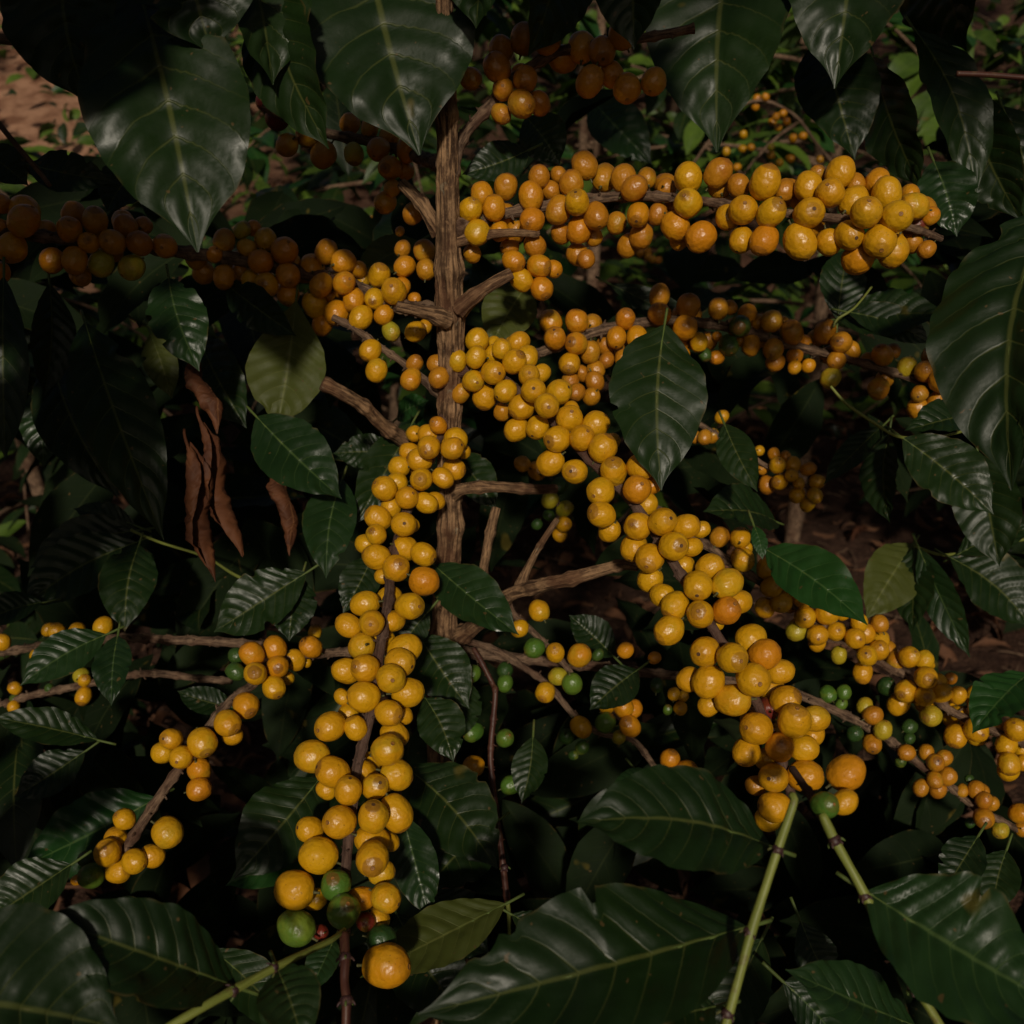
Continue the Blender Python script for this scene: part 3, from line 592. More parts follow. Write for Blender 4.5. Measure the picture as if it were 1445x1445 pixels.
SH['B'] = shoot([(1116, 1122, 7, .345), (1121, 1128, 7, .343), (1110, 1162, 8, .342), (1098, 1197, 8.5, .34), (1080, 1252, 8, .338), (1062, 1308, 9.5, .335), (1045, 1371, 8, .332), (1030, 1425, 9, .33), (1018, 1470, 9, .328)],
     'pale green growing tip below the heaviest branch', [(1097, 1199, 9, .34), (1057, 1315, 9, .335), (1026, 1430, 10, .33)])
SH['S'] = shoot([(1160, 1148, 8, .362), (1170, 1170, 9.5, .36), (1178, 1186, 9.5, .358), (1200, 1225, 8, .356), (1220, 1262, 9.5, .353), (1244, 1310, 9, .35), (1270, 1355, 9.5, .345), (1291, 1390, 10, .342), (1310, 1420, 8, .34), (1340, 1470, 9, .338)],
     'pale green growing tip at the lower right, browner half way down', [(1178, 1186, 10, .358), (1220, 1264, 9, .353), (1291, 1391, 12, .342)])
SH['T'] = shoot([(486, 1312, 4, .40), (468, 1326, 5.5, .385), (430, 1345, 6.5, .37), (386, 1366, 8, .355), (350, 1386, 8, .345), (329, 1397, 9, .34), (290, 1419, 8, .332), (240, 1448, 8.5, .325), (200, 1475, 9, .32)],
     'pale green side shoot running to the lower left', [(386, 1366, 8, .355), (329, 1398, 9, .34)])
SH['A'] = shoot([(486, 1318, 9, .395), (487, 1355, 9, .385), (486, 1385, 8, .38), (489, 1415, 9, .375), (487, 1475, 7, .37)], 'dark reddish bare tip below the hanging branch', [(487, 1352, 10, .386), (489, 1412, 10, .375)], 'red_stem', 'bare_tip')
shoot([(716, 1272, 4.5, .60), (718, 1290, 4, .6), (719, 1320, 3, .6)], 'green end of the thin reddish branch', [(712, 1224, 6, .6)])
shoot([(1172, 545, 2.5, .60), (1195, 570, 3, .6), (1234, 597, 3, .6), (1272, 617, 3, .6), (1330, 615, 2.5, .62), (1370, 605, 2.5, .63)], 'thin green twig among dark leaves at the right', [])
shoot([(185, 748, 3, .72), (225, 765, 2.5, .71), (290, 786, 2.5, .7), (335, 813, 3, .69), (400, 840, 3, .68)], 'thin green twig at the left behind the curled dead leaves', [])
shoot([(1176, 462, 2.5, .66), (1182, 450, 2.5, .66), (1205, 435, 2, .66), (1230, 405, 2, .67)], 'thin forked green twig under the high branch', [])
shoot([(1290, 770, 3, .74), (1330, 783, 3, .73), (1380, 775, 3, .72), (1450, 760, 3, .72)], 'thin green twig at the right edge', [])
shoot([(-40, 50, 10, .45), (20, 57, 9, .45), (80, 66, 8, .46)], 'black shaded twig at the upper left corner', [], 'twig', 'bare_tip')
shoot([(-20, 150, 5, .47), (15, 195, 5, .47), (55, 242, 5, .48), (70, 262, 4, .48)], 'thin black twig sloping at the upper left', [], 'twig', 'bare_tip')
shoot([(1350, 104, 5, .48), (1400, 106, 5, .48), (1470, 112, 5, .48)], 'dark twig near the upper right corner', [], 'red_stem', 'bare_tip')
# ------------------------------------------------------------------ leaves of the tree
def leaf(bx, by, tx, ty, w_, db, dt, mat='leaf', up=.25, roll=0, par=None, label=None, pet=.012, nu=64, nv=16, name='leaf', **kw):
    B, T = P(bx, by, db), P(tx, ty, dt); ax = (T - B).normalized(); mid = (B + T) / 2
    vd = (cam.location - mid).normalized(); vp = (vd - ax * vd.dot(ax)).normalized()
    n = vd * (1 - up) + Vector((0, 0, 1)) * up
    n = (n - ax * n.dot(ax)).normalized(); n = Matrix.Rotation(math.radians(roll), 3, ax) @ n
    W = w_ * (db + dt) / 2 / FPX / max(.4, abs(n.dot(vp)))
    seed = int(bx * 7 + by * 13 + tx) & 1023
    rr = random.Random(seed)
    k = dict(sag=rr.uniform(.03, .09), fold=rr.uniform(.12, .3), wave=rr.uniform(.015, .045), quilt=.042, twist=rr.uniform(-.35, .35), bend=rr.uniform(-.05, .05), veins=rr.choice((8, 9, 10)))
    k['veins'] = 9 if mat != 'young' else 8
    k.update(kw)
    mb = MB(); leaf_geo(mb, B, T, W, n, seed=seed, petiole=pet, nu=nu, nv=nv, **k)
    o = mb.build(name, [M[mat], M['petiole'] if mat != 'dry' else M['dry']], par or tree, origin=B)
    if label: tag(o, label)
    return o
D_ = 'leaf'
# hanging leaves along the top
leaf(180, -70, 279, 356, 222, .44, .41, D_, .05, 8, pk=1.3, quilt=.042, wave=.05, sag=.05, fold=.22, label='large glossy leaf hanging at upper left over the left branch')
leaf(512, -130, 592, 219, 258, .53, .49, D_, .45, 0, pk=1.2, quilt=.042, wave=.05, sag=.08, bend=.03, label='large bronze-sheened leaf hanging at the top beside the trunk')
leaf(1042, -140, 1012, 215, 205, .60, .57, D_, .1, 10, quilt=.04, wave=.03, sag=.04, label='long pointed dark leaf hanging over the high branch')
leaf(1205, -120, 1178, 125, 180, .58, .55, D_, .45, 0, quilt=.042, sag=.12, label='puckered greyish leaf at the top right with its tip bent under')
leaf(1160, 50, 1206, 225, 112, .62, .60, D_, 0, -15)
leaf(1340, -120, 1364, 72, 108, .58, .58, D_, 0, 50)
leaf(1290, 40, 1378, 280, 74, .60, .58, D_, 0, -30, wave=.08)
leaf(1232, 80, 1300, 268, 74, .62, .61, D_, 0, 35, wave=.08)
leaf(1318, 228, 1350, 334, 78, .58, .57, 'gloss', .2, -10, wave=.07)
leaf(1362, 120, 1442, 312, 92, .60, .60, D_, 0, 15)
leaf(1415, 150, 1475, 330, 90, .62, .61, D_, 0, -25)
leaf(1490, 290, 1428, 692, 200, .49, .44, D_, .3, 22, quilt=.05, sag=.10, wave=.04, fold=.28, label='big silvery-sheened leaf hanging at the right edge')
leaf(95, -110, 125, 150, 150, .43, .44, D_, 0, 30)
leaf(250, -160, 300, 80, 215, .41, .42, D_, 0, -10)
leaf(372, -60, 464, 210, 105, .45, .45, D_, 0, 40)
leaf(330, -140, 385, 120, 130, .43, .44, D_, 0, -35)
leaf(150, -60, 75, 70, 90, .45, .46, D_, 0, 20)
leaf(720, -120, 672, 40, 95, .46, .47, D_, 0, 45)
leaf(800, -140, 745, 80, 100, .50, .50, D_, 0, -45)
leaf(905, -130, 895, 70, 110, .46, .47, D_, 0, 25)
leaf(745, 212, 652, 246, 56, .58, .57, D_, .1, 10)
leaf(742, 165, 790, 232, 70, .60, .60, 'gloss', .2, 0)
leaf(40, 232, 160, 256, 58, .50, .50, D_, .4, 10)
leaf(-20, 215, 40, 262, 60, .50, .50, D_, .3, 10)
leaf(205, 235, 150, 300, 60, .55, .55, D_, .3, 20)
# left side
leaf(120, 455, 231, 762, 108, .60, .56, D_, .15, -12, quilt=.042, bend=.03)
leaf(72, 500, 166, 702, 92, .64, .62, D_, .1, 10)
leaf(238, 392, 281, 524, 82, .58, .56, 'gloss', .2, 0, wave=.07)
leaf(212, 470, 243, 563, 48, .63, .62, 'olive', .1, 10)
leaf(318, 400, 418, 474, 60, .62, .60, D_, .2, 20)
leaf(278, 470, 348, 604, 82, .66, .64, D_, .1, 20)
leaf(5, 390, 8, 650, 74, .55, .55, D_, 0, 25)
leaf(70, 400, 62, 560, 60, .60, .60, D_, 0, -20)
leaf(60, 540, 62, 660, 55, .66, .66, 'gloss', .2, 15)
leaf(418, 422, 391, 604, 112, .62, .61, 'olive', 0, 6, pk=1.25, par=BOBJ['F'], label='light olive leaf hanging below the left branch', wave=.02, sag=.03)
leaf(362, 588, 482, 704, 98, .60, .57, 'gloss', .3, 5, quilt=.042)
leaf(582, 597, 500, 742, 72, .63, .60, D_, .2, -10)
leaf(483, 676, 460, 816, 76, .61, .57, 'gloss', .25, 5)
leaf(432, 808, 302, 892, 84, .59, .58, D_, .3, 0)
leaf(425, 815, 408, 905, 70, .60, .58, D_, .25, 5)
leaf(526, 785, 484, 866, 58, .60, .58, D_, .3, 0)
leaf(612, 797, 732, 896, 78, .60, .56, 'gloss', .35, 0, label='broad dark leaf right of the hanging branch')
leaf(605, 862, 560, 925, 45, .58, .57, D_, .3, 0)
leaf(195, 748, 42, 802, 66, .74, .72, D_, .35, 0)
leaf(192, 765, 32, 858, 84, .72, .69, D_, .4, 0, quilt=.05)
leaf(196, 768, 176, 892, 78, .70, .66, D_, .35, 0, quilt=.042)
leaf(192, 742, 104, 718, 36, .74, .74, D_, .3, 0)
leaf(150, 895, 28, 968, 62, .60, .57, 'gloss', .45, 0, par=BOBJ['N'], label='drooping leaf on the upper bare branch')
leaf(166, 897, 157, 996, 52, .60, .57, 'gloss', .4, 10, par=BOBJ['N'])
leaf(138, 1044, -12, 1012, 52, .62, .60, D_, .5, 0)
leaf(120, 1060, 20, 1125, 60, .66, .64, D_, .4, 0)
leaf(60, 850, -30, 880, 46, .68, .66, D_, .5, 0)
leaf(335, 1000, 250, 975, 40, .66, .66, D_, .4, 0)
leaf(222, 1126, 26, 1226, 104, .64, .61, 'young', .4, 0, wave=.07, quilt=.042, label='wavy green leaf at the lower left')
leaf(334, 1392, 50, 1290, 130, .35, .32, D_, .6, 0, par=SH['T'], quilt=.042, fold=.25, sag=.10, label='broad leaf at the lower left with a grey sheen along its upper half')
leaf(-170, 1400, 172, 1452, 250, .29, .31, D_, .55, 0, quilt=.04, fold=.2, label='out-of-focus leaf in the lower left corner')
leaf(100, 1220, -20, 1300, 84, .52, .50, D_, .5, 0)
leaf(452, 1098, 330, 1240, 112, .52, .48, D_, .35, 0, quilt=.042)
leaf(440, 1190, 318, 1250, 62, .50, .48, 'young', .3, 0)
leaf(392, 1368, 430, 1480, 90, .36, .33, D_, .5, 0, par=SH['T'])
leaf(472, 1325, 436, 1402, 46, .44, .42, 'gloss', .4, 10)
leaf(300, 1340, 420, 1470, 70, .45, .43, D_, .5, 0)
# lower middle
leaf(572, 1082, 702, 1226, 116, .58, .53, D_, .3, 0, quilt=.042)
leaf(568, 1150, 606, 1296, 68, .52, .50, 'gloss', .25, 10)
leaf(600, 985, 640, 1075, 70, .56, .54, D_, .3, 0)
leaf(713, 1275, 508, 1380, 80, .50, .47, 'olive', .55, 12)
leaf(722, 1290, 800, 1330, 40, .55, .54, D_, .5, 0)
leaf(1054, 1308, 590, 1432, 200, .36, .325, D_, .55, 0, par=SH['B'], quilt=.042, fold=.2, sag=.07, bend=-.03, wave=.02, label='largest leaf at the bottom, with clear pale midrib, left of the green tip')
leaf(1088, 1194, 814, 1160, 142, .355, .335, D_, .6, 0, par=SH['B'], quilt=.042, sag=.08, label='oval leaf with pale midrib under the heaviest branch')
leaf(1010, 1420, 860, 1470, 100, .34, .32, D_, .6, 0, par=SH['B'])
leaf(1075, 1325, 1000, 1480, 90, .44, .42, D_, .3, 0)
leaf(1130, 1300, 1180, 1400, 60, .48, .47, D_, .4, 0)
leaf(900, 1090, 985, 1180, 50, .60, .58, D_, .3, 0)
leaf(866, 926, 803, 868, 54, .70, .70, D_, .3, 0)
leaf(900, 945, 832, 1002, 62, .64, .62, D_, .4, 0)
leaf(928, 1096, 862, 1112, 32, .60, .58, 'gloss', .5, 0)
leaf(752, 1040, 736, 1134, 52, .60, .58, D_, .2, 10)
leaf(660, 960, 640, 1050, 60, .64, .62, D_, .2, 10)
leaf(700, 1160, 596, 1262, 100, .60, .56, D_, .3, 0)
leaf(600, 1262, 690, 1345, 100, .56, .54, D_, .4, 0)
leaf(560, 1290, 660, 1440, 110, .55, .52, D_, .4, 0)
leaf(590, 895, 662, 1000, 84, .60, .58, D_, .3, 0)
# lower right
leaf(1222, 1258, 1500, 1425, 190, .355, .325, 'gloss', .6, 0, par=SH['S'], quilt=.042, fold=.2, sag=.06, label='ribbed shining leaf at the lower right corner')
leaf(1292, 1448, 1108, 1368, 90, .40, .38, 'gloss', .5, 0, par=SH['S'], quilt=.045, wave=.05)
leaf(1105, 1385, 1190, 1480, 66, .42, .42, 'gloss', .4, 10)
leaf(1380, 1180, 1330, 1262, 60, .55, .53, D_, .4, 0)
leaf(1420, 1200, 1400, 1290, 60, .55, .53, D_, .4, 0)
# right side
leaf(1182, 452, 1198, 348, 64, .68, .70, D_, .3, 10, quilt=.042)
leaf(1184, 450, 1336, 442, 64, .68, .64, D_, .5, 0, quilt=.05)
leaf(1196, 440, 1314, 486, 48, .67, .65, D_, .4, 0, quilt=.042)
leaf(1376, 584, 1276, 608, 52, .62, .60, D_, .5, 0)
leaf(1274, 618, 1402, 726, 90, .60, .57, D_, .35, 0, quilt=.04)
leaf(1254, 612, 1256, 738, 52, .64, .63, D_, 0, 40)
leaf(1246, 600, 1162, 684, 38, .66, .65, D_, 0, 30)
leaf(1380, 640, 1410, 800, 90, .66, .64, D_, .2, 10)
leaf(1022, 598, 1069, 694, 52, .60, .57, D_, .3, 10, par=BOBJ['L'])
leaf(1094, 735, 992, 722, 62, .66, .62, D_, .5, 0)
leaf(1080, 775, 1224, 882, 84, .60, .54, 'young', .35, 0, quilt=.042, label='bright green glossy leaf behind the right branch')
leaf(1064, 742, 1076, 790, 22, .58, .57, 'young', .2, 0)
leaf(1288, 768, 1222, 874, 80, .74, .71, 'olive', .2, -15)
leaf(1290, 772, 1288, 890, 60, .73, .71, D_, 0, 30)
leaf(1296, 772, 1369, 928, 48, .72, .69, 'gloss', .1, 20)
leaf(1340, 786, 1455, 885, 84, .72, .70, D_, .5, 0)
leaf(1352, 782, 1460, 745, 50, .72, .70, D_, .5, 0)
leaf(1452, 950, 1372, 1035, 70, .60, .58, 'young', .3, 20)
leaf(938, 458, 933, 692, 134, .535, .505, D_, .0, -14, quilt=.03, bend=.05, fold=.12, par=BOBJ['K'], label='large matt dark leaf hanging right of the heaviest branch')
leaf(744, 402, 692, 490, 78, .63, .61, 'olive', 0, 10)
leaf(835, 142, 920, 232, 72, .95, .92, 'gloss', .3, 0)
leaf(590, 340, 500, 384, 52, .72, .70, 'olive', .4, 0)
leaf(860, 400, 1000, 470, 40, .72, .72, D_, .3, 0)
leaf(640, 640, 700, 720, 60, .68, .66, D_, .2, 0)
leaf(560, 640, 470, 640, 50, .72, .72, D_, .3, 0)
leaf(560, 590, 605, 565, 34, .72, .70, 'young', .4, 0)
leaf(600, 640, 585, 580, 34, .74, .72, 'young', .2, 0)
leaf(790, 600, 850, 650, 46, .64, .62, 'gloss', .3, 0)
# dead curled leaves: each a dry blade rolled up on itself, crumpled along its old side veins
def rolled(bx, by, tx, ty, w_, d, lab):
    B, T = P(bx, by, d), P(tx, ty, d - .012); ax = T - B; L = ax.length; ax.normalize(); R0 = w_ * .40 * d / FPX
    e1 = ax.orthogonal().normalized(); e2 = ax.cross(e1); sd = bx * .37; NU, NV = 120, 30; vs, uvs, tn = [], [], []
    for i in range(NU + 1):
        u = i / NU; pr = max(.06, math.sin(PI * min(1, u * .94 + .03)) ** .7) * (1 + .30 * noise.noise(Vector((u * 5, sd, 0)))) * (1 if u < .8 else 1 - .55 * (u - .8) / .2)
        c = B + ax * (L * u) + (e1 * math.sin(u * 5 + sd) + e2 * math.cos(u * 4 + sd)) * R0 * .55 * math.sin(PI * u)
        for j in range(NV + 1):
            q = j / NV; th = q * 5.6 + u * 2.3 + sd
            rad = R0 * pr * (.62 + .42 * q + .09 * abs(math.sin(u * 24 + q * 4.5)) + .20 * noise.noise(Vector((u * 9 + sd, q * 3.2, 1))) + .13 * noise.noise(Vector((u * 30, q * 9 + sd, 2))))
            flat = 1 - .35 * (.5 + .5 * math.sin(u * 3 + sd))
            vs.append(c + e1 * math.cos(th) * rad + e2 * math.sin(th) * rad * flat + ax * (.004 * noise.noise(Vector((u * 7, q * 4, sd)))))
            uvs.append((u, q)); tn.append(.5 + .9 * noise.noise(Vector((u * 6, q * 3, sd))))
    fs = [(i * (NV + 1) + j, i * (NV + 1) + j + 1, (i + 1) * (NV + 1) + j + 1, (i + 1) * (NV + 1) + j) for i in range(NU) for j in range(NV)]
    mb = MB(); mb.add(vs, fs, uvs); mb.tint = tn
    st = P(bx - 6, by - 22, d + .004); tube(mb, [st, (st + B) / 2 + e1 * .001, B + ax * .004], [.0009, .0010, .0012], 7, .003, .1)
    tag(mb.build('dead_leaf', M['dry'], tree, B), lab)
for (bx, by, tx, ty, w_, d, lab) in ((272, 500, 306, 608, 42, .60, 'short brown curled dead leaf, upper of the hanging three'), (284, 596, 342, 784, 48, .59, 'long brown rolled dead leaf hanging furthest right'), (266, 628, 303, 818, 46, .58, 'long brown rolled dead leaf hanging furthest left'), (392, 650, 408, 782, 36, .68, 'dark reddish dead leaf in shade')):
    rolled(bx, by, tx, ty, w_, d, lab)

# added unseen leaves out of frame, set toward the sun to shade chosen areas
def crown_leaf(mb, pos, nrm, rng, size, mat_i=0, nu=10, nv=4):
    a = Vector((rng.gauss(0, 1), rng.gauss(0, 1), rng.gauss(0, .6) - .5))
    a = (a - nrm * a.dot(nrm)); a.normalize()
    leaf_geo(mb, pos, pos + a * size, size * rng.uniform(.36, .46), nrm, sag=rng.uniform(.03, .14), fold=rng.uniform(.05, .4), wave=.05, quilt=.042, nu=nu, nv=nv, seed=rng.randrange(999), pmi=None, mi=mat_i, tint=rng.random())
mbc = MB(); rg = random.Random(5)
def hidden(q, S):
    for o in [Vector()] + [Vector(v) * S for v in ((1, 0, 0), (-1, 0, 0), (0, 1, 0), (0, -1, 0), (0, 0, 1), (0, 0, -1))]:
        c = CAMI @ (q + o)
        if c.z < 0:
            z = max(-c.z, 1e-4); x_, y_ = C0 + FPX * c.x / z, C0 - FPX * c.y / z
            if -40 < x_ < 1485 and -40 < y_ < 1485: return False
    return (q - cam.location).length > S * 1.3
PROT = []
for (x0, y0, x1, y1, d) in ((600, 1250, 1050, 1440, .335), (820, 1110, 1080, 1250, .34), (1230, 1240, 1445, 1445, .34), (1000, 1130, 1130, 1445, .335), (1150, 1150, 1330, 1445, .35), (60, 1240, 330, 1390, .335), (0, 1300, 160, 1445, .30), (410, 900, 600, 1400, .40), (960, 850, 1210, 1170, .365), (1050, 780, 1445, 1180, .55), (820, 230, 1320, 380, .47), (340, 350, 590, 470, .57), (410, 0, 640, 210, .51), (600, 90, 660, 540, .54), (620, 470, 960, 860, .5), (510, 590, 660, 900, .52), (340, 890, 460, 1000, .55), (1340, 360, 1445, 690, .46), (980, 0, 1110, 200, .58), (1110, 0, 1260, 110, .56), (700, 240, 820, 400, .56), (350, 440, 460, 590, .6), (125, 1130, 250, 1245, .55), (200, 1010, 370, 1110, .55)):
    for i in range(6):
        for j in range(6): PROT.append(P(x0 + (x1 - x0) * i / 5, y0 + (y1 - y0) * j / 5, d))
def in_light(q, r):      # would a leaf of radius r at q stand in the sun of the lit parts?
    for p in PROT:
        v = q - p; t_ = v.dot(SUNV)
        if t_ > 0 and (v - SUNV * t_).length < r: return True
    return False
def shade(x0, y0, x1, y1, d, n, s0=.07, s1=.11):
    for _ in range(n):
        p = P(rg.uniform(x0, x1), rg.uniform(y0, y1), d + rg.uniform(-.03, .05)); S = rg.uniform(s0, s1)
        t_ = rg.uniform(.10, .3)
        while not hidden(p + SUNV * t_, S * 1.05) and t_ < 3: t_ += .02
        q = p + SUNV * t_
        if in_light(q, S * .42): continue
        nn = (SUNV + Vector((rg.gauss(0, .3), rg.gauss(0, .3), rg.gauss(0, .3)))).normalized()
        a_ = Vector((rg.gauss(0, 1), rg.gauss(0, 1), rg.gauss(0, 1))); a_ = (a_ - nn * a_.dot(nn)).normalized()
        leaf_geo(mbc, q - a_ * S * .5, q + a_ * S * .5, S * .45, nn, nu=14, nv=6, seed=rg.randrange(999), pmi=None, tint=rg.random())
SHADES = [(-60, 270, 270, 410, .55, 11), (40, -60, 370, 120, .43, 40), (355, 140, 470, 235, .56, 6), (655, -40, 930, 130, .50, 60), (700, 250, 900, 330, .57, 6), (1240, -20, 1430, 130, .62, 9), (-40, 440, 240, 760, .6, 28), (1000, 440, 1360, 560, .62, 3), (-60, 700, 200, 860, .72, 10), (600, 880, 665, 1010, .66, 4), (-50, 1020, 500, 1400, .95, 70), (480, 1000, 1000, 1400, .95, 90), (1000, 1150, 1445, 1400, .95, 60)]
for s_ in SHADES: shade(*s_)
if mbc.v:
    up_ = mbc.build('shade_leaves', M['leaf'], tree); up_['kind'] = 'stuff'  # unseen leaves, added only for the shade they cast

# leaves deeper inside the bush, too many to count
mi_ = MB(); ri = random.Random(77)
HOLES = [(1130, 680, 1400, 900), (-60, 640, 95, 800), (720, 750, 880, 830), (590, 620, 660, 670), (820, 80, 1220, 330), (-20, 40, 130, 215), (1360, -20, 1460, 130), (140, 440, 190, 470), (1050, 610, 1160, 720)]
n_ = 0
while n_ < 720:
    x, y, d = ri.uniform(-120, 1560), ri.uniform(230, 1560), ri.uniform(.78, 1.15)
    if any(a - 60 < x < c_ + 60 and b - 60 < y < e + 60 for a, b, c_, e in HOLES): continue
    p = P(x, y, d)
    if p.z < .12: continue
    n_ += 1
    nn = Vector((ri.gauss(0, .4), -.5 + ri.gauss(0, .4), .7)).normalized()
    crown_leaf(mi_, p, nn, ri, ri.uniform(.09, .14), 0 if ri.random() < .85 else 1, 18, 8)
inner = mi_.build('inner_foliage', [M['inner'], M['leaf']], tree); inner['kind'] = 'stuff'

# ------------------------------------------------------------------ ground, bank, litter
def gz(x, y):
    b = max(0, y - 3.1 - .25 * math.sin(x * .8)); h = .42 * b * (1 - .25 * ss(0, 12, b)) if b > 0 else 0
    return h + .03 * noise.noise(Vector((x * 1.7, y * 1.7, 0))) + .012 * noise.noise(Vector((x * 7, y * 7, 1)))
mg = MB(); xs = [-60, -30, -15, -9] + [-6 + .1 * i for i in range(121)] + [9, 15, 30, 60]; ys = [-12, -6, -3] + [-1 + .08 * i for i in range(100)] + [8, 10, 13, 18, 26, 40, 70]
nx = len(xs); mg.add([(x, y, gz(x, y)) for y in ys for x in xs], [(j * nx + i, j * nx + i + 1, (j + 1) * nx + i + 1, (j + 1) * nx + i) for j in range(len(ys) - 1) for i in range(nx - 1)])
t = NT('soil'); ob = t.coord('Object'); n1, n2 = t.noise(ob, 1.3, 4), t.noise(ob, 22, 6, .65)
c = t.mix(t.sstep(n2, .35, .7), (.03, .014, .009), (.075, .038, .024)); c = t.mix(t.sstep(t.noise(ob, 70, 3), .5, .75), c, (.10, .055, .036))
xyz_ = t.sep(ob); hy = t.math('MULTIPLY', t.sstep(xyz_[1], 3.3, 4.2), t.mapr(t.math('ADD', xyz_[0], t.math('MULTIPLY', t.noise(ob, .8, 3), 1.5)), -1.2, -.2, 1, .12)); c = t.mix(t.math('MULTIPLY', hy, .9), c, t.mix(t.sstep(t.noise(ob, 9, 5, .7), .38, .62), (.22, .10, .055), (.46, .25, .15)))
soil = t.base(c, .95, t.bump(t.math('ADD', n2, t.noise(ob, 120, 4)), .8, .02), Specular_IOR_Level=.15)
tag(mg.build('ground', soil, origin=(0, 0, 0)), kind='structure')

mw = MB(); rw = random.Random(31)
for i in range(3600):
    y = rw.uniform(3.2, 6.8); x = rw.uniform(-3.8, 4.4)
    if math.hypot(x + 2.8, (y - 5.2) * .7) < .62 + .45 * noise.noise(Vector((x * 3, y * 3, 0))) and rw.random() < .72: continue
    p = Vector((x, y, gz(x, y) + rw.uniform(0, .30))); S = rw.uniform(.07, .15); a_ = Vector((rw.gauss(0, 1), rw.gauss(0, .6) - .5, rw.gauss(0, .4))).normalized()
    leaf_geo(mw, p, p + a_ * S, S * rw.uniform(.4, .6), Vector((rw.gauss(0, .5), -.5 + rw.gauss(0, .4), .9)).normalized(), sag=.1, fold=.3, wave=.06, quilt=.04, nu=8, nv=4, seed=rw.randrange(999), pmi=None, tint=rw.random(), mi=rw.choice((0, 0, 0, 1, 2)))
tag(mw.build('undergrowth', [M['far'], M['young'], M['leaf']], origin=(0, 4, 0)), 'weedy green undergrowth covering the bank behind the coffee trees', 'undergrowth', kind='stuff')

ml = MB(); rl = random.Random(21)
def lit_leaf(mb, x, y, size, z=.0, mi=0):
    th = rl.uniform(0, 6.28); n = Vector((rl.gauss(0, .45), rl.gauss(0, .45), 1)).normalized()
    a = Vector((math.cos(th), math.sin(th), rl.uniform(-.35, .35))); p = Vector((x, y, gz(x, y) + .004 + z))
    leaf_geo(mb, p, p + a.normalized() * size, size * rl.uniform(.3, .48), n * rl.choice((1, 1, -1)), sag=rl.uniform(-.1, .35), fold=rl.uniform(-.2, .9), curl=rl.uniform(0, 1.1), wave=.10, quilt=.042, twist=rl.uniform(-1.6, 1.6), nu=9, nv=4, seed=rl.randrange(999), pmi=None, tint=rl.random(), mi=mi)
for i in range(4200):
    y = .55 + 4.2 * rl.random() ** 1.5; x = rl.uniform(-1, 1) * (.55 + .68 * y)
    lit_leaf(ml, x, y, rl.uniform(.035, .10) , rl.uniform(0, .018))
for i in range(1500):   # broken twigs and stalks
    y = .55 + 3.2 * rl.random() ** 1.4; x = rl.uniform(-1, 1) * (.55 + .68 * y); p = Vector((x, y, gz(x, y) + rl.uniform(.004, .02)))
    a = Vector((rl.gauss(0, 1), rl.gauss(0, 1), rl.gauss(0, .15))).normalized() * rl.uniform(.02, .09)
    tube(ml, [p, p + a * .5 + Vector((0, 0, rl.uniform(-.004, .006))), p + a], [.0022, .002, .0012], 5, .03, mi=1, ends=False)
tag(ml.build('leaf_litter', [M['litter'], M['twig']], origin=(0, 2, 0)), 'brown litter of dry fallen leaves and twigs covering the shaded ground', 'leaf litter', kind='stuff')

# ------------------------------------------------------------------ neighbouring coffee trees behind
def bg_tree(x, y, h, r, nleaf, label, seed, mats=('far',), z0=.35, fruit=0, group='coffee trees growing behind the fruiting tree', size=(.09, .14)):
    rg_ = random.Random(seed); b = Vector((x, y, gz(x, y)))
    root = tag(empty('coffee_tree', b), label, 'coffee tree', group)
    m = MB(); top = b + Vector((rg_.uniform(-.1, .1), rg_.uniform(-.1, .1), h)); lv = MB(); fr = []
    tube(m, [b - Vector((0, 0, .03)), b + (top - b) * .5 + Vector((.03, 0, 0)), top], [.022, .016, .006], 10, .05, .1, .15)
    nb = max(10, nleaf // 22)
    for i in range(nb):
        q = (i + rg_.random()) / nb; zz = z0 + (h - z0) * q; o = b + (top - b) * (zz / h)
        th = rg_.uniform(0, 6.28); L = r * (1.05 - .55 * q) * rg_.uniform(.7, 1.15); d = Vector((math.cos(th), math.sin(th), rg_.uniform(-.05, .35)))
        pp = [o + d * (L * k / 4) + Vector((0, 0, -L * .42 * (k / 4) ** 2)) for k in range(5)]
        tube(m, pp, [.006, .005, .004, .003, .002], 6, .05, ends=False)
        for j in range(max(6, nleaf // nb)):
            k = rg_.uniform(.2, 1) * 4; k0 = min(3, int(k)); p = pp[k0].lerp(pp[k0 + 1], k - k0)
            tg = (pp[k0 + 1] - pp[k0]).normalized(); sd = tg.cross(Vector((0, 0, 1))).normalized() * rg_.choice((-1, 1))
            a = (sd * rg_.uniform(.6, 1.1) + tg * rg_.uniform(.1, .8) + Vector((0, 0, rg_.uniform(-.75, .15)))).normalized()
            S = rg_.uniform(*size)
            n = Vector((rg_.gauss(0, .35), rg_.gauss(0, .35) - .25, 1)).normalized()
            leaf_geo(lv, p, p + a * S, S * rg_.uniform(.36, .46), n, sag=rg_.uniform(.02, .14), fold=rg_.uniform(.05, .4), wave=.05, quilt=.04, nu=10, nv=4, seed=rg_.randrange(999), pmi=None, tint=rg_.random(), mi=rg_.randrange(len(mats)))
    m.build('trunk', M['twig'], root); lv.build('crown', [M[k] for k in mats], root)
    return root
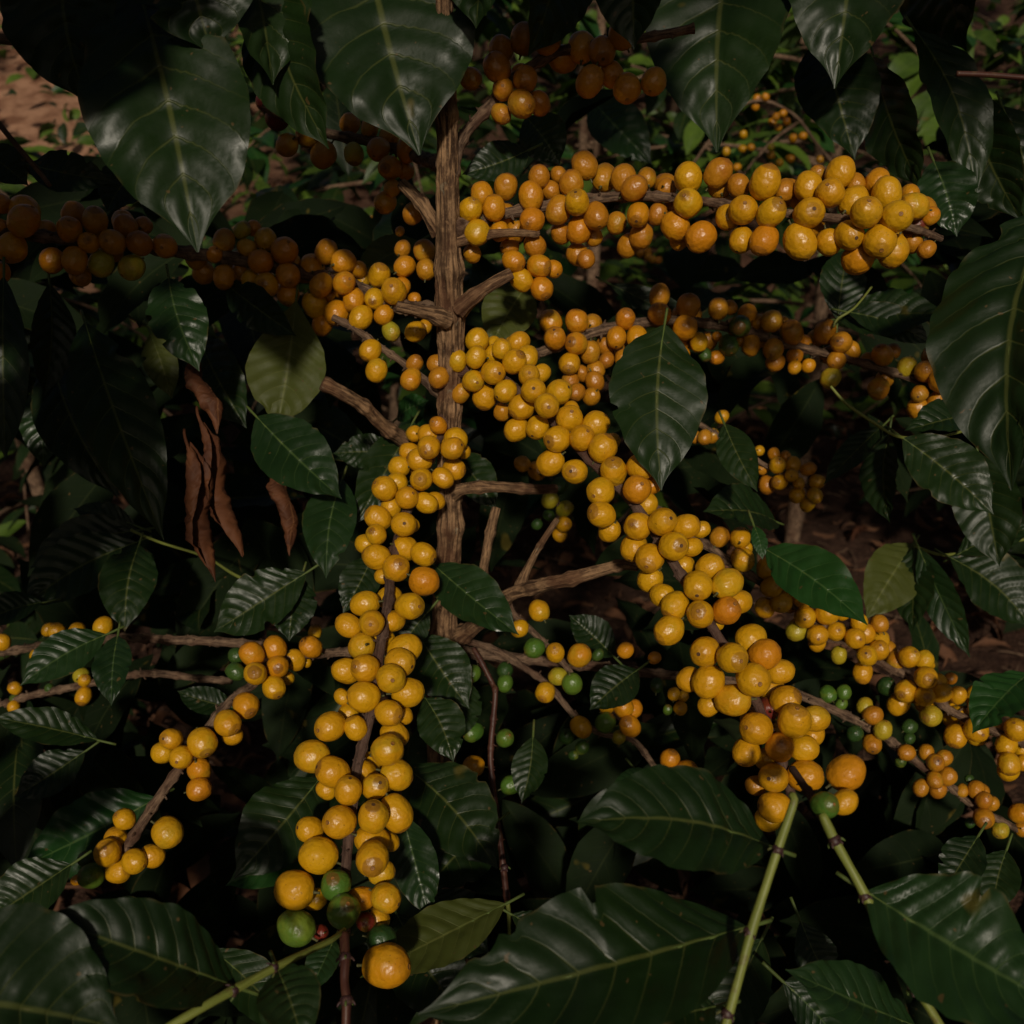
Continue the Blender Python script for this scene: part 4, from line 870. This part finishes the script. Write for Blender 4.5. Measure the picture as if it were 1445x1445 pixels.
def small_fruit(root, pxs, col='y', br=None):
    if br:
        m = MB(); tube(m, [P(*q) for q in br], [.003] * len(br), 7, .02, .1, .05); bo = m.build('fruiting_branch', M['twig'], root)
    else: bo = root
    for f in pxs:
        x, y, r, d = f[:4]; cc = f[4] if len(f) > 4 else col
        o = bpy.data.objects.new('coffee_cherry', R_.choice(CM[cc])); COL.objects.link(o); o.parent = bo
        o.location = P(x, y, d) - ORG[bo]; o.scale = [r * d / FPX] * 3; o.rotation_euler = [R_.uniform(0, 6.28) for _ in range(3)]
t1 = bg_tree(.80, 2.35, 1.75, .85, 700, 'coffee tree behind at the upper right with tiny distant orange cherries', 1, ('far', 'young', 'far'))
small_fruit(t1, [(x, y, 5.6, 1.75 + R_.uniform(-.05, .08), c) for x, y, c in ((1068, 139, 'o'), (1080, 137, 'o'), (1066, 150, 'o'), (1095, 165, 'o'), (1105, 160, 'o'), (1090, 172, 'o'), (1110, 172, 'o'), (1098, 180, 'd'), (1049, 190, 'y'), (1119, 195, 'o'), (1133, 192, 'o'), (1025, 214, 'y'), (1048, 210, 'y'), (1060, 208, 'o'), (1088, 208, 'gy'), (1088, 219, 'y'), (1157, 225, 'y'), (1100, 230, 'y'), (1040, 236, 'o'), (1115, 224, 'o'), (1087, 235, 'd'), (903, 357, 'o'), (914, 355, 'o'), (915, 362, 'o'), (921, 366, 'o'), (929, 367, 'o'))],
            br=[(900, 352, 1.78), (1000, 200, 1.8), (1060, 143, 1.78), (1118, 160, 1.76), (1150, 200, 1.75), (1174, 228, 1.74)])
t2 = bg_tree(-.35, 2.25, 1.45, .75, 520, 'coffee tree behind the trunk with pin-sized distant cherries', 2, ('far', 'leaf', 'young'))
small_fruit(t2, [(485, 328, 4.5, 1.9, 'y'), (488, 336, 4.5, 1.9, 'y'), (503, 316, 4.2, 1.9, 'o'), (527, 309, 4.5, 1.9, 'o'), (533, 314, 4.5, 1.9, 'o'), (530, 318, 4, 1.92, 'o')], br=[(475, 345, 1.92), (490, 330, 1.91), (510, 318, 1.91), (535, 312, 1.91)])
t3 = bg_tree(-1.35, 2.5, 1.05, .85, 560, 'dark coffee tree behind at the far left', 3, ('leaf', 'far'))
t4 = bg_tree(.25, 3.6, 1.9, .9, 480, 'coffee tree on the bank seen between trunk and high branch', 4, ('far', 'leaf'))
t5 = bg_tree(2.0, 3.2, 2.0, .95, 560, 'pale green coffee tree glimpsed in the upper right corner', 5, ('far', 'young', 'far'))
t6 = bg_tree(-3.5, 4.7, 2.1, .9, 420, 'coffee tree on the bank beyond the upper left corner, beside the bare tan soil', 6, ('far', 'young', 'far'))
t7 = bg_tree(1.35, 4.4, 2.0, 1.0, 420, 'coffee tree high on the bank at the right', 7, ('leaf', 'far'))
t8 = bg_tree(-.85, 4.6, 2.2, 1.0, 420, 'coffee tree high on the bank behind the hanging leaves', 8, ('leaf', 'far'))

bg_tree(1.75, 2.5, 1.9, .9, 600, 'dark coffee tree behind at the right edge, above the leaf litter', 9, ('leaf', 'far'))
bg_tree(.2, 2.7, 1.8, .85, 520, 'coffee tree behind, just right of the trunk, mostly in shade', 10, ('leaf', 'far'))
bg_tree(-3.1, 3.2, 1.8, .9, 420, 'coffee tree at the foot of the bank at the left', 11, ('leaf', 'far'))
for i_, (x_, y_, h_, lab_) in enumerate(((-1.0, 1.75, .75, 'low young coffee bush on the litter at the left, behind the curled dead leaves'), (-.35, 1.9, .6, 'low young coffee bush behind the lower trunk'), (1.35, 2.05, .6, 'low young coffee bush on the litter at the right edge'), (.9, 5.6, 2.2, 'coffee tree far up the bank behind the pointed dark leaf'), (2.6, 5.2, 2.3, 'coffee tree far up the bank at the upper right corner'), (-.2, 6.0, 2.4, 'coffee tree far up the bank behind the top of the trunk'), (1.9, 6.8, 2.4, 'farthest coffee tree at the top right'), (3.6, 6.4, 2.4, 'coffee tree on the bank beyond the right edge leaf'), (-1.5, 6.6, 2.3, 'farthest coffee tree at the top left'))):
    bg_tree(x_, y_, h_, 1.15 if h_ > 1 else .42, 330 if h_ > 1 else 170, lab_, 30 + i_, ('far', 'leaf') if h_ > 1 else ('leaf', 'inner'), .1, size=(.14, .20) if h_ > 1 else (.09, .14), group='coffee trees growing behind the fruiting tree' if h_ > 1 else 'low young coffee bushes')
# unseen tree added behind the camera so its crown shades the ground
sh = empty('added_shade_tree', (-2.2, -3.4, 0)); tag(sh, 'unseen tree added behind the viewpoint, its crown put overhead to cast shade', 'tree')
m = MB(); tube(m, [Vector((-2.2, -3.4, -.05)), Vector((-2.1, -3.3, 1.6)), Vector((-1.6, -2.7, 3.2)), Vector((-.8, -1.9, 3.8)), Vector((.4, -1.2, 4.1))], [.12, .1, .08, .05, .02], 14, .08, .06, .05); m.build('trunk', M['bark'], sh)
mc = MB(); rc = random.Random(9)
def canopy(n, xr, yr, zr, tr, sz=(.18, .28)):
    k = 0
    while k < n:
        g = Vector((rc.uniform(*xr), rc.uniform(*yr), rc.uniform(*zr))); q = g + SUNV * rc.uniform(*tr)
        pr = proj(q)
        if pr is not None and pr[1] > -260: k += .2; continue
        k += 1; S_ = rc.uniform(*sz)
        if in_light(q, S_ * .45): continue
        nn = (SUNV + Vector((rc.gauss(0, .4), rc.gauss(0, .4), rc.gauss(0, .4)))).normalized()
        crown_leaf(mc, q, nn, rc, S_, 0, 6, 2)
canopy(360, (-2.2, 2.2), (2.6, 3.35), (0, .1), (3.0, 4.6))
for _ in range(520):      # more added crown overhead, which keeps the sky off the bush
    q = Vector((rc.uniform(-3.2, 3.2), rc.uniform(-1.2, 3.4), rc.uniform(3.1, 3.6)))
    if .15 < q.x < 1.8 and q.y < 1.0 or (q.x < -1.5 and .2 < q.y < 3): continue
    crown_leaf(mc, q, Vector((rc.gauss(0, .3), rc.gauss(0, .3), 1)).normalized(), rc, rc.uniform(.28, .42), 0, 6, 2)
mc.build('crown', M['leaf'], sh)
# single fallen leaves that stand out on the litter
FL = [(45, 690, .075, 'tan dry fallen leaf at the left edge under the hanging dark leaf'), (70, 735, .06, 'folded tan fallen leaf just below the tan one at the left edge'), (18, 710, .05, 'small brown fallen leaf at the very left edge'), (1330, 850, .085, 'long pinkish-brown fallen leaf right of the narrow green leaf'), (1390, 870, .07, 'curled brown fallen leaf near the right edge'), (1215, 750, .085, 'flat brown fallen leaf on the litter left of the olive leaf'), (1320, 905, .06, 'small pointed reddish fallen leaf below the long pinkish one'), (610, 620, .07, 'brown fallen leaf seen right beside the trunk above the hanging branch'), (880, 860, .07, 'grey-brown curled fallen leaf under the thick peeling stub'), (1150, 690, .07, 'reddish fallen leaf beside the small distant bunch of cherries')]
rf = random.Random(4)
for (x, y, S, lab) in FL:
    dv = (P(x, y, 1) - cam.location).normalized(); g = cam.location + dv * ((CAM_H - .03) / -dv.z)
    mb = MB(); a = Vector((rf.uniform(-1, 1), rf.uniform(-.5, .5), rf.uniform(-.1, .2))).normalized(); p = Vector((g.x, g.y, gz(g.x, g.y) + .022)) - a * S * .5
    leaf_geo(mb, p, p + a * S, S * .42, Vector((rf.gauss(0, .3), -.3, 1)).normalized(), sag=.15, fold=.35, curl=.6, wave=.08, quilt=.042, nu=28, nv=8, seed=int(x), pmi=None, tint=rf.uniform(.5, .9))
    tag(mb.build('fallen_leaf', M['dry'], None, p), lab, 'fallen leaf', 'single fallen leaves on the litter')

# unseen leaf walls added round the viewpoint to block low sky light
def row(x0, y0, x1, y1, top, n, label, seed):
    r_ = random.Random(seed); c = Vector(((x0 + x1) / 2, (y0 + y1) / 2, 0)); o = tag(empty('sky_block_hedge', c), label, 'hedge')
    lv = MB(); st = MB()
    for i in range(n):
        q = r_.random(); p = Vector((x0 + (x1 - x0) * q, y0 + (y1 - y0) * q, r_.uniform(.05, top))) + Vector((r_.gauss(0, .12), r_.gauss(0, .12), 0))
        crown_leaf(lv, p, Vector((r_.gauss(0, 1), r_.gauss(0, 1), .5)).normalized(), r_, r_.uniform(.22, .34), 0, 6, 2)
    for i in range(5):
        q = (i + .5) / 5; p = Vector((x0 + (x1 - x0) * q, y0 + (y1 - y0) * q, -.02)); tube(st, [p, p + Vector((.02, 0, top * .5)), p + Vector((0, .02, top * .95))], [.02, .015, .006], 8, .1)
    st.build('trunk', M['twig'], o); lv.build('crown', M['leaf'], o)
row(-3, -2.3, 3, -2.3, 2.1, 650, 'unseen leaf wall added behind the viewpoint to block sky light', 61)
row(-2.6, -2.2, -2.9, 1.6, 3.0, 520, 'unseen leaf wall added left of the viewpoint to block sky light', 62)
row(2.6, -2.2, 2.9, 1.6, 3.0, 520, 'unseen leaf wall added right of the viewpoint to block sky light', 63)
